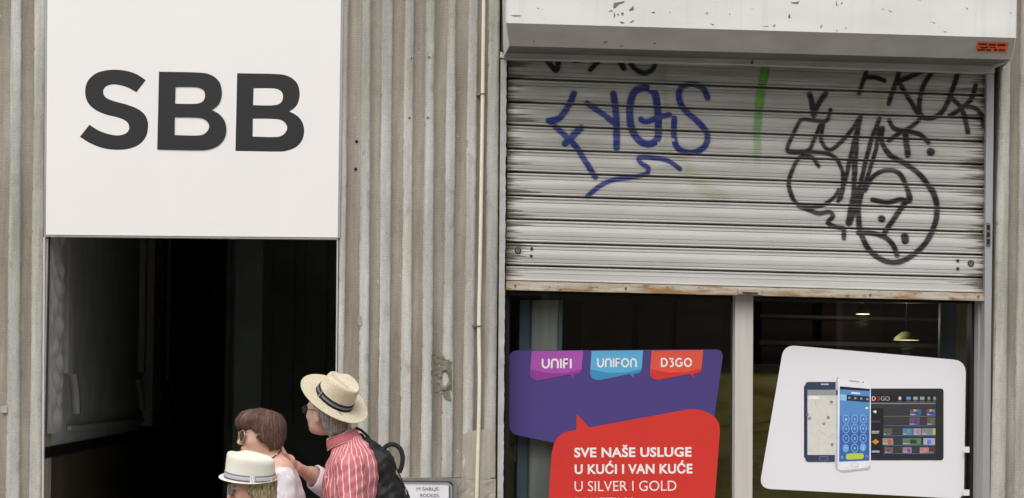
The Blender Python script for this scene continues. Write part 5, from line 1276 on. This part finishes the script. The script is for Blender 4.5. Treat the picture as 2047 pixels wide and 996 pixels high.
def trousers(parent, PX, Yc_, py_hip, mat, r_=.10, sp=.09, cx=None, y0=1130):
    x0 = PX(cx, 900)[0]; q = Field((x0 - .25, Yc_ - .28, .05), (x0 + .25, Yc_ + .28, PX(cx, y0)[2]), .008)
    q.ell((x0, Yc_, PX(cx, py_hip)[2]), (r_ + .04, .185, .16), None, .05)
    for sg_ in (-1, 1): q.cap((x0, Yc_ + sp * sg_, PX(cx, py_hip + 25)[2]), (x0, Yc_ + sp * sg_, .5), r_ - .005, .075, .04); q.cap((x0, Yc_ + sp * sg_, .5), (x0 + .01, Yc_ + sp * sg_, .12), .072, .062, .02)
    q.fn(lambda X, Y, Z_: wr(X, Y, Z_, .003, .8), 'add'); V, Fq = q.mesh(); mk('trousers', V, Fq, mat, parent, smooth=True)
    M.setdefault('shoe', plain('brown_shoe', (70, 52, 40), .5, .15, 10, .1))
    for sg_ in (-1, 1):
        s_ = Field((x0 - .26, Yc_ + sp * sg_ - .08, -.01), (x0 + .16, Yc_ + sp * sg_ + .08, .16), .007)
        s_.ell((x0 - .06, Yc_ + sp * sg_, .035), (.145, .045, .04), None, .02); s_.cap((x0, Yc_ + sp * sg_, .05), (x0 + .005, Yc_ + sp * sg_, .11), .045, .045, .03); s_.fn(lambda X, Y, Z_: .002 - Z_ + 0 * X + 0 * Y)
        V, Fq = s_.mesh(); mk('shoe', V, Fq, M['shoe'], parent, smooth=True)
M['denim'] = plain('blue_denim', (70, 84, 112), .8, .12, 30, .3, 200); M['khaki'] = plain('khaki_cotton', (158, 144, 116), .8, .08, 12, .3, 200); M['linen'] = plain('pale_linen', (202, 192, 172), .8, .08, 12, .3, 200)
trousers(w1, PW, YW, 1205, M['denim'], cx=550, y0=1150)

# ------------------------------------------------------------------ 2. man with straw hat
YM = -1.38
def PM(px, py, dy=0): return at(px, py, YM + dy)
mn = thing('person', 'man in red and white striped shirt reaching one hand to the woman ahead', 'person', (PM(705, 996)[0], YM, 0))
H2 = Head(PM(653, 821), (-.74, .66, .08), (-.05, -.02, 1), 1.04)
f = Field((PM(545, 800)[0], YM - .33, 0), (PM(790, 800)[0], YM + .42, 1.93), .005)
H2.build(f)
f.cap(PM(677, 850), PM(690, 898), .056, .064, .03)
f.cap(PM(703, 935, -.13), PM(702, 935, .15), .045, .045, .05); f.ell(PM(704, 965), (.115, .185, .19), None, .06); f.ell(PM(706, 1080), (.12, .165, .19), None, .06); f.ell(PM(708, 1170), (.12, .165, .14), None, .05)
hwr = PM(592, 934, -.01); hpc = np.array(PM(575, 922, -.045))
f.cap(PM(695, 925, .19), PM(668, 978, .20), .048, .042, .03); f.cap(PM(668, 978, .20), PM(622, 948, .10), .041, .037, .02); f.cap(PM(622, 950, .10), hwr, .033, .0240, .02)
sd_ = hand_fingers(f, hwr, hpc, (-.60, .55, -.20), (-.4, -.5, -.2), 1, .55, 1.0)
tr_ = np.array(PM(576, 917, -.08))                                      # thumb, up along her nape
f.cap(tr_, PM(568, 905, -.125), .0120, .0100, .008); f.cap(PM(568, 905, -.125), PM(562.5, 893, -.135), .0098, .0080, .003)
f.cap(PM(703, 945, -.175), PM(706, 1060, -.22), .036, .040, .03); f.cap(PM(706, 1060, -.22), PM(680, 1150, -.22), .039, .027, .015)
hand_fingers(f, PM(680, 1150, -.22), PM(672, 1174, -.21), (-.25, 0, -1), (-1, 0, .2), -1, .5)
for sg_ in (-1, 1):
    a, b_ = np.array(PM(708, 1190, .09 * sg_)), np.array((PM(708, 900)[0], YM + .09 * sg_, .5)); f.cap(a, b_, .08, .054, .03); f.cap(b_, (PM(712, 900)[0], YM + .09 * sg_, .08), .052, .038, .02)
HC_ = PM(668, 797, -.01); f.fn(lambda X, Y, Z_: np.where(np.abs(X - HC_[0]) + np.abs(Z_ - HC_[2]) + 0 * Y < .5, (X - HC_[0]) * .40 - (Y - HC_[1]) * .50 + (Z_ - HC_[2]) * .77 + .004, -1))
V, Fq = f.mesh(); mk('body', V, Fq, M['skin_man'], mn, smooth=True)
h = Field(H2.o - .17, H2.o + .17, .0035)
h.ell(H2.p(-.030, 0, -.006), (.092, .090, .088), H2.A); h.ell(H2.p(-.050, 0, -.075), (.058, .066, .052), H2.A, .03); h.cap(H2.p(.004, .074, .035), H2.p(.006, .077, -.004), .010, .006, .01); h.cap(H2.p(.004, -.074, .035), H2.p(.006, -.077, -.004), .010, .006, .01)
def cutm(X, Y, Z_):
    d = [X - H2.o[0], Y - H2.o[1], Z_ - H2.o[2]]; x, y, z = [sum(H2.A[i][j] * d[j] for j in range(3)) for i in range(3)]
    return np.maximum(np.minimum(x + .030 - .25 * (z + .02) + .005 * np.sin(z * 120), .026 - z), np.maximum(z - .06, -z - .106 - .25 * (x + .05))), np.arctan2(y, x + .03), z
HC_ = PM(668, 797, -.01); h.fn(lambda X, Y, Z_: cutm(X, Y, Z_)[0]); h.fn(lambda X, Y, Z_: (X - HC_[0]) * .40 - (Y - HC_[1]) * .50 + (Z_ - HC_[2]) * .77 + .003); h.fn(lambda X, Y, Z_: .003 * np.sin(Z_ * 130 + X * 60) * np.sin(X * 90 + Y * 70) + .0018 * np.sin(cutm(X, Y, Z_)[1] * 40 + cutm(X, Y, Z_)[2] * 30), 'add')
hair_obj('hair', h, H2, M['hair_grey'], mn, 420, -.06, 5, length=(.003, .010), zmax=-.045)
glasses('glasses', H2, mn, M['rim_dark'], M['lens_dark'], .025, .019, .106, .3, 0, .002); eyes(H2, mn)
def shirt_mat():
    b = NB('red_striped_shirt'); s_ = b.attr('stripe').outputs['Fac']
    s_ = b.math('ADD', s_, b.math('MULTIPLY', b.math('SUBTRACT', b.noise((9, 9, 9), 3), .5), .16))
    fr = b.math('FRACT', s_); d = b.math('ABSOLUTE', b.math('SUBTRACT', fr, .5))
    m1 = b.ramp(d, [(.0, 1.), (.055, 1.), (.08, 0.), (.5, 0.)])
    red = b.mix(b.noise((420, 420, 420), 2, .7), lin((204, 110, 116)), lin((212, 132, 136)))
    col = b.mix(m1, red, lin((240, 232, 232)))
    return b.done(col, .75, b.bump(b.noise((45, 45, 14), 5, .6), .8, .012, b.bump(b.noise((500, 500, 500), 2), .25, .001)), spec=.15)
M['shirt'] = shirt_mat(); M['cuff'] = plain('white_cuff_cotton', (236, 228, 236), .8, .03, 20, .4, 40)
s_ = Field((PM(630, 800)[0], YM - .30, PM(700, 1185)[2]), (PM(790, 800)[0], YM + .32, PM(700, 850)[2]), .0045)
s_.cap(PM(700, 928, -.14), PM(698, 928, .17), .068, .068, .05)
s_.cap(PM(694, 890, -.01), PM(712, 925, 0), .066, .10, .05); s_.ell(PM(722, 935, 0), (.085, .16, .12), None, .05)
s_.ell(PM(704, 975), (.142, .20, .21), None, .06); s_.ell(PM(706, 1090), (.140, .185, .22), None, .06)
s_.fn(lambda X, Y, Z_: wr(X, Y, Z_, .0045, 1.0, 2.0), 'add')
nc = np.array(PM(685, 878)); nd = frame((.5, 0, .9), (-.9, 0, .5))[0]     # neck opening, tilted forward
V, Fq = s_.mesh()
ax_ = np.array(PM(690, 880)); rel = V - ax_; cxs = PM(700, 960)[0]
u_ = np.arctan2((V[:, 1] - YM) / .20, (V[:, 0] - (cxs + (ax_[0] - cxs) * 0)) / .145)
front = np.abs(np.abs(u_) - math.pi) < .4
stripe = u_ * .185 / .037 + .2
dN = np.linalg.norm((V - nc) - ((V - nc) @ nd)[:, None] * nd, axis=1); keep = ~((dN < .058) & ((V - nc) @ nd > -.02))[Fq].all(1)
bad = (np.abs(u_[Fq].max(1) - u_[Fq].min(1)) > 3)
so = mk('shirt', V, Fq[keep], M['shirt'], mn, smooth=True); attr(so, 'stripe', stripe)
bvs = bvh_of(V, Fq)
def sleeve(name, A0, A1, A2, r0_, r1_, r2_, ph):
    A0, A1 = np.array(A0), np.array(A1); pts = [A0, A1] + ([np.array(A2)] if A2 is not None else [])
    lo, hi = np.min(pts, 0) - .12, np.max(pts, 0) + .12; q = Field(lo, hi, .0045); q.cap(A0, A1, r0_, r1_, .02)
    if A2 is not None: q.cap(A1, A2, r1_, r2_, .02)
    q.fn(lambda X, Y, Z_: wr(X, Y, Z_, .0045, 1.3, ph), 'add'); V, Fq = q.mesh()
    end = pts[-1]; ed = (pts[-1] - pts[-2]); ed /= np.linalg.norm(ed); Fq = Fq[((V - end) @ ed < .0)[Fq].all(1)]
    d = A1 - A0; d /= np.linalg.norm(d); e1 = np.cross(d, (0, 1, 0)); e1 /= np.linalg.norm(e1); e2 = np.cross(d, e1); r_ = V - A0
    o = mk(name, V, Fq, M['shirt'], mn, smooth=True); a = np.arctan2(r_ @ e2, r_ @ e1)
    if A2 is not None:
        d2 = np.array(A2) - A1; d2 /= np.linalg.norm(d2); g1 = np.cross(d2, (0, 0, 1)); g1 /= np.linalg.norm(g1); g2 = np.cross(d2, g1); r2v = V - A1; a2 = np.arctan2(r2v @ g2, r2v @ g1); on2 = (r2v @ d2) > 0; a = np.where(on2, a2, a)
    attr(o, 'stripe', a * r0_ / .034); return o
sleeve('sleeve', PM(700, 936, -.178), PM(706, 1065, -.215), PM(694, 1110, -.22), .072, .064, .058, 1.0)
sleeve('sleeve', PM(690, 930, .17), PM(664, 978, .19), PM(634, 956, .13), .062, .058, .050, 4.0)
# shoulder seam of the near sleeve
thread(so, bvh_of(*[np.vstack([V]), Fq]), [(688, 926), (700, 921), (714, 920), (728, 926), (738, 936)], .0012, M['cuff'], 'seam')
# folded back white cuff
c0, c1 = np.array(PM(654, 964, .155)), np.array(PM(627, 951, .11)); d = c1 - c0; d /= np.linalg.norm(d); e1 = np.cross(d, (0, 1, 0)); e1 /= np.linalg.norm(e1); e2 = np.cross(d, e1); V = []
rows_ = ((0, .047), (.02, .054), (.5, .057), (.97, .056), (1.02, .050), (.6, .046))
ln = np.linalg.norm(c1 - c0)
for t, r_ in rows_:
    for j in range(40):
        a = 2 * math.pi * j / 40; low = max(0, math.sin(a) if e1[2] < 0 else -math.sin(a)); hang = max(0, -(e1[2] * math.cos(a) + e2[2] * math.sin(a))) ** 3
        V.append(c0 + d * (ln * t - hang * .018 * (1 - abs(t - .5))) + (e1 * math.cos(a) + e2 * math.sin(a)) * (r_ + .002 * math.sin(a * 5 + t * 3) + hang * .034 * (1 - .6 * t)))
cf = mk('cuff', V, gridfaces(6, 40, True), M['cuff'], mn, smooth=True, label='white turned-back cuff')
# collar: fold-over band round the neck, low in front (left), high at the nape (right)
V, St = [], []; cc = np.array(PM(685.5, 878.5)); ca = frame((-.90, 0, -.36), (-.36, 0, .93))   # f forward-down, l, u
NCx = 64
for v, (dr, dz) in enumerate(((.000, .028), (.004, .031), (.008, .026), (.014, .004), (.018, -.016), (.0165, -.018), (.010, .000), (-.001, .010))):
    for j in range(NCx):
        a = .12 + (2 * math.pi - .24) * j / (NCx - 1)
        point = math.exp(-((min(a, 2 * math.pi - a) - .12) / .35) ** 2) * (1 if 2 <= v <= 5 else 0)
        r_ = .064 + dr + .004 * point
        V.append(cc + ca[0] * r_ * 1.06 * math.cos(a) + ca[1] * r_ * 1.0 * math.sin(a) + ca[2] * (dz - .010 * point)); St.append((.5 + {0: .1, 1: 0, 2: .12, 3: .5, 4: .98, 5: 1.0, 6: .5, 7: .2}[v] * 1.0) if 0 else {0: .3, 1: .45, 2: .62, 3: 1.05, 4: 1.45, 5: 1.55, 6: 1.2, 7: 1.2}[v])
co_ = mk('collar', V, gridfaces(8, NCx), M['shirt'], mn, smooth=True); attr(co_, 'stripe', St)
M['button'] = plain('pearl_button', (226, 214, 206), .3, .05, 20, 0)
for x, y in ((667, 907), (653, 954)):
    q, nn = hit(bvs, x, y)
    if q is not None:
        c = np.array(q); nn = np.array(nn); t1 = np.cross(nn, (0, 0, 1)); t1 /= np.linalg.norm(t1); t2 = np.cross(nn, t1)
        V = [c + nn * hh + (t1 * math.cos(a) + t2 * math.sin(a)) * .0058 for hh in (-.001, .003) for a in np.linspace(0, 6.283, 13)[:-1]]
        mk('button', V, [tuple(range(12)), tuple(range(23, 11, -1))] + [(i, (i + 1) % 12, (i + 1) % 12 + 12, i + 12) for i in range(12)], M['button'], mn)
trousers(mn, PM, YM, 1165, M['khaki'], cx=708, y0=1110)
hat('straw_hat', PM(668, 797, -.01), (-.75, .25, .6), (.40, -.50, .77), .181, .168, .098, .084, .118, .86, lambda g, q: .006 * q * q * math.sin(g) ** 2 - .004 * q * math.cos(g), .022, (M['straw'], M['band_black'], M['bow_black']), .033, 'wide-brimmed natural straw hat with black striped band on the tall man', .012, 0.0, R(62))

# backpack
M['nylon'] = plain('black_nylon', (22, 22, 24), .6, .2, 20, .35, 260); M['zip'] = plain('tan_zip_pull', (176, 128, 84), .5, .1, 20, .1); M['web'] = plain('black_webbing', (38, 38, 42), .7, .15, 40, .5, 400)
bp = thing('backpack', 'black backpack with carry loop on the back of the striped-shirt man', 'backpack', PM(795, 1080))
q = Field((PM(710, 800)[0], YM - .26, PM(780, 1210)[2]), (PM(880, 800)[0], YM + .30, PM(780, 850)[2]), .0045)
Ab = frame((.93, 0, .36), (-.36, 0, .93)); yc = .03
q.ell(PM(786, 1035, yc), (.092, .165, .31), Ab, .02, 'add', 2.8); q.cap(PM(764, 925, yc - .09), PM(764, 925, yc + .09), .055, None, .05)
q.cap(PM(738, 895, yc - .07), PM(738, 895, yc + .07), .030, None, .06); q.cap(PM(728, 880, yc - .03), PM(728, 880, yc + .03), .012, None, .05)
q.ell(PM(818, 1052, yc), (.055, .135, .235), Ab, .012, 'add', 3.2)
q.ell(PM(790, 1075, yc - .165), (.07, .022, .16), Ab, .01, 'add', 3)
q.fn(lambda X, Y, Z_: wr(X, Y, Z_, .0028, 1.2, 5.0), 'add'); V, Fq = q.mesh(); mk('pack', V, Fq, M['nylon'], bp, smooth=True); bvp = bvh_of(V, Fq)
tube('carry_loop', atv(*zip(*[(x, y) for x, y in spl([(760, 906), (768, 896), (778, 889), (788, 889), (797, 894), (803, 904), (805, 918), (803, 932), (798, 945)], 5)]), YM + yc), .0135, M['web'], bp, n=10, flatten=(.85, .45))
tube('shoulder_strap', [PM(712, 856, .07), PM(722, 860, .08), PM(736, 873, .08), PM(748, 893, .07), PM(756, 915, .06)], .016, M['web'], bp, n=8, flatten=(.4, 1.2))
tube('shoulder_strap', [PM(742, 893, .07), PM(722, 868, .10), PM(700, 880, .16), PM(668, 930, .19), PM(660, 1000, .17), PM(700, 1100, .19), PM(760, 1130, .14)], .014, M['web'], bp, n=8, flatten=(.35, 1.3))
for L, r_, nm, mt in (([(800, 940), (806, 946), (812, 952), (818, 960)], .0042, 'zip_pull', 'zip'), ([(809, 968), (811, 978), (811.5, 990)], .0034, 'zip_pull', 'zip'), ([(775, 915), (792, 935), (808, 955), (820, 985), (824, 1020)], .003, 'zip', 'web'), ([(760, 925), (770, 950), (776, 990), (778, 1040)], .003, 'piping', 'web'), ([(792, 950), (803, 962), (808, 985), (810, 1030)], .0028, 'piping', 'web')):
    thread(bp, bvp, L, r_, M[mt], nm, 4, .001)

# ------------------------------------------------------------------ 3. woman in the white hat
YH = -2.02
def PH(px, py, dy=0): return at(px, py, YH + dy)
w2 = thing('person', 'woman with streaked blond hair and silver-rimmed glasses at the bottom edge', 'person', (PH(515, 996)[0], YH, 0))
H3 = Head(PH(505.5, 975), (-.97, -.2, -.06), (-.02, 0, 1), 1.0)
f = Field((PH(430, 800)[0], YH - .27, 0.0), (PH(610, 800)[0], YH + .27, 1.56), .0055)
H3.build(f)
f.cap(PH(522, 1003), PH(530, 1045), .048, .056, .03); f.cap(PH(534, 1062, -.15), PH(534, 1062, .15), .042, None, .05); f.ell(PH(532, 1125), (.10, .165, .18), None, .06); f.ell(PH(532, 1230), (.10, .145, .16), None, .06); f.ell(PH(534, 1310), (.12, .165, .13), None, .05)
for sg_ in (-1, 1):
    f.cap(PH(536, 1070, .165 * sg_), PH(540, 1185, .20 * sg_), .042, .035, .03); f.cap(PH(540, 1185, .20 * sg_), PH(520, 1275, .2 * sg_), .034, .024, .015)
    hand_fingers(f, PH(520, 1275, .2 * sg_), PH(512, 1298, .195 * sg_), (-.25, 0, -1), (-1, 0, .2), sg_, .5)
    a, b_ = np.array(PH(534, 1330, .085 * sg_)), np.array((PH(534, 900)[0], YH + .09 * sg_, .45)); f.cap(a, b_, .078, .052, .03); f.cap(b_, (PH(536, 900)[0], YH + .09 * sg_, .08), .050, .036, .02)
V, Fq = f.mesh(); mk('body', V, Fq, M['skin_h'], w2, smooth=True)
h = Field(H3.o - .17, H3.o + .17, .003)
e = lambda c, r, k=.02, mode='add': h.ell(H3.p(*c), r, H3.A, k, mode)
e((-.012, 0, .020), (.097, .086, .080)); e((-.026, 0, -.045), (.074, .090, .075), .03)
def cuth(X, Y, Z_):
    d = [X - H3.o[0], Y - H3.o[1], Z_ - H3.o[2]]; x, y, z = [sum(H3.A[i][j] * d[j] for j in range(3)) for i in range(3)]
    return np.maximum(np.minimum(x - .034 + .35 * (0 - z) * 1 + .005 * np.sin(z * 110), .05 - z), np.maximum(-(z + .115), z - .043)), np.arctan2(y, x + .03), z
h.fn(lambda X, Y, Z_: cuth(X, Y, Z_)[0]); h.fn(lambda X, Y, Z_: .003 * np.sin(cuth(X, Y, Z_)[1] * 22 + 40 * cuth(X, Y, Z_)[2]) + .0016 * np.sin(cuth(X, Y, Z_)[1] * 47 - 60 * cuth(X, Y, Z_)[2]), 'add')
hair_obj('hair', h, H3, M['hair_blond'], w2, 500, -.06, 9, slant=.6, zmax=-.005)
glasses('glasses', H3, w2, M['rim_silver'], M['lens_grey'], .025, .023, .108, .22, 0, .0016); eyes(H3, w2)
M['top'] = plain('cream_top', (222, 214, 198), .8, .05, 12, .3, 60)
q = Field((PH(440, 800)[0], YH - .29, PH(532, 1360)[2]), (PH(640, 800)[0], YH + .29, PH(532, 1030)[2]), .006)
q.cap(PH(534, 1064, -.15), PH(534, 1064, .15), .055, None, .05); q.ell(PH(532, 1128), (.118, .18, .19), None, .06); q.ell(PH(532, 1240), (.12, .17, .2), None, .06)
for sg_ in (-1, 1): q.cap(PH(536, 1072, .16 * sg_), PH(540, 1170, .2 * sg_), .054, .052, .03)
q.fn(lambda X, Y, Z_: wr(X, Y, Z_, .003), 'add'); V, Fq = q.mesh(); mk('blouse', V, Fq, M['top'], w2, smooth=True)
trousers(w2, PH, YH, 1305, M['linen'], cx=534, y0=1260)
hat('white_hat', PH(499, 956, 0), (-.995, -.02, .05), (.04, -.17, .98), .138, .130, .1115, .094, .108, .955,
    lambda g, q: (.010 * q * q * max(0, -math.cos(g)) ** 1.5 * 1.6) - .004 * q * max(0, math.cos(g)) + .002 * q, .018, (M['whitestraw'], M['band_grey'], M['bow_grey']), .028, 'white short-brimmed hat with grey band on the nearest woman', .008, .14, R(98), 4.0)
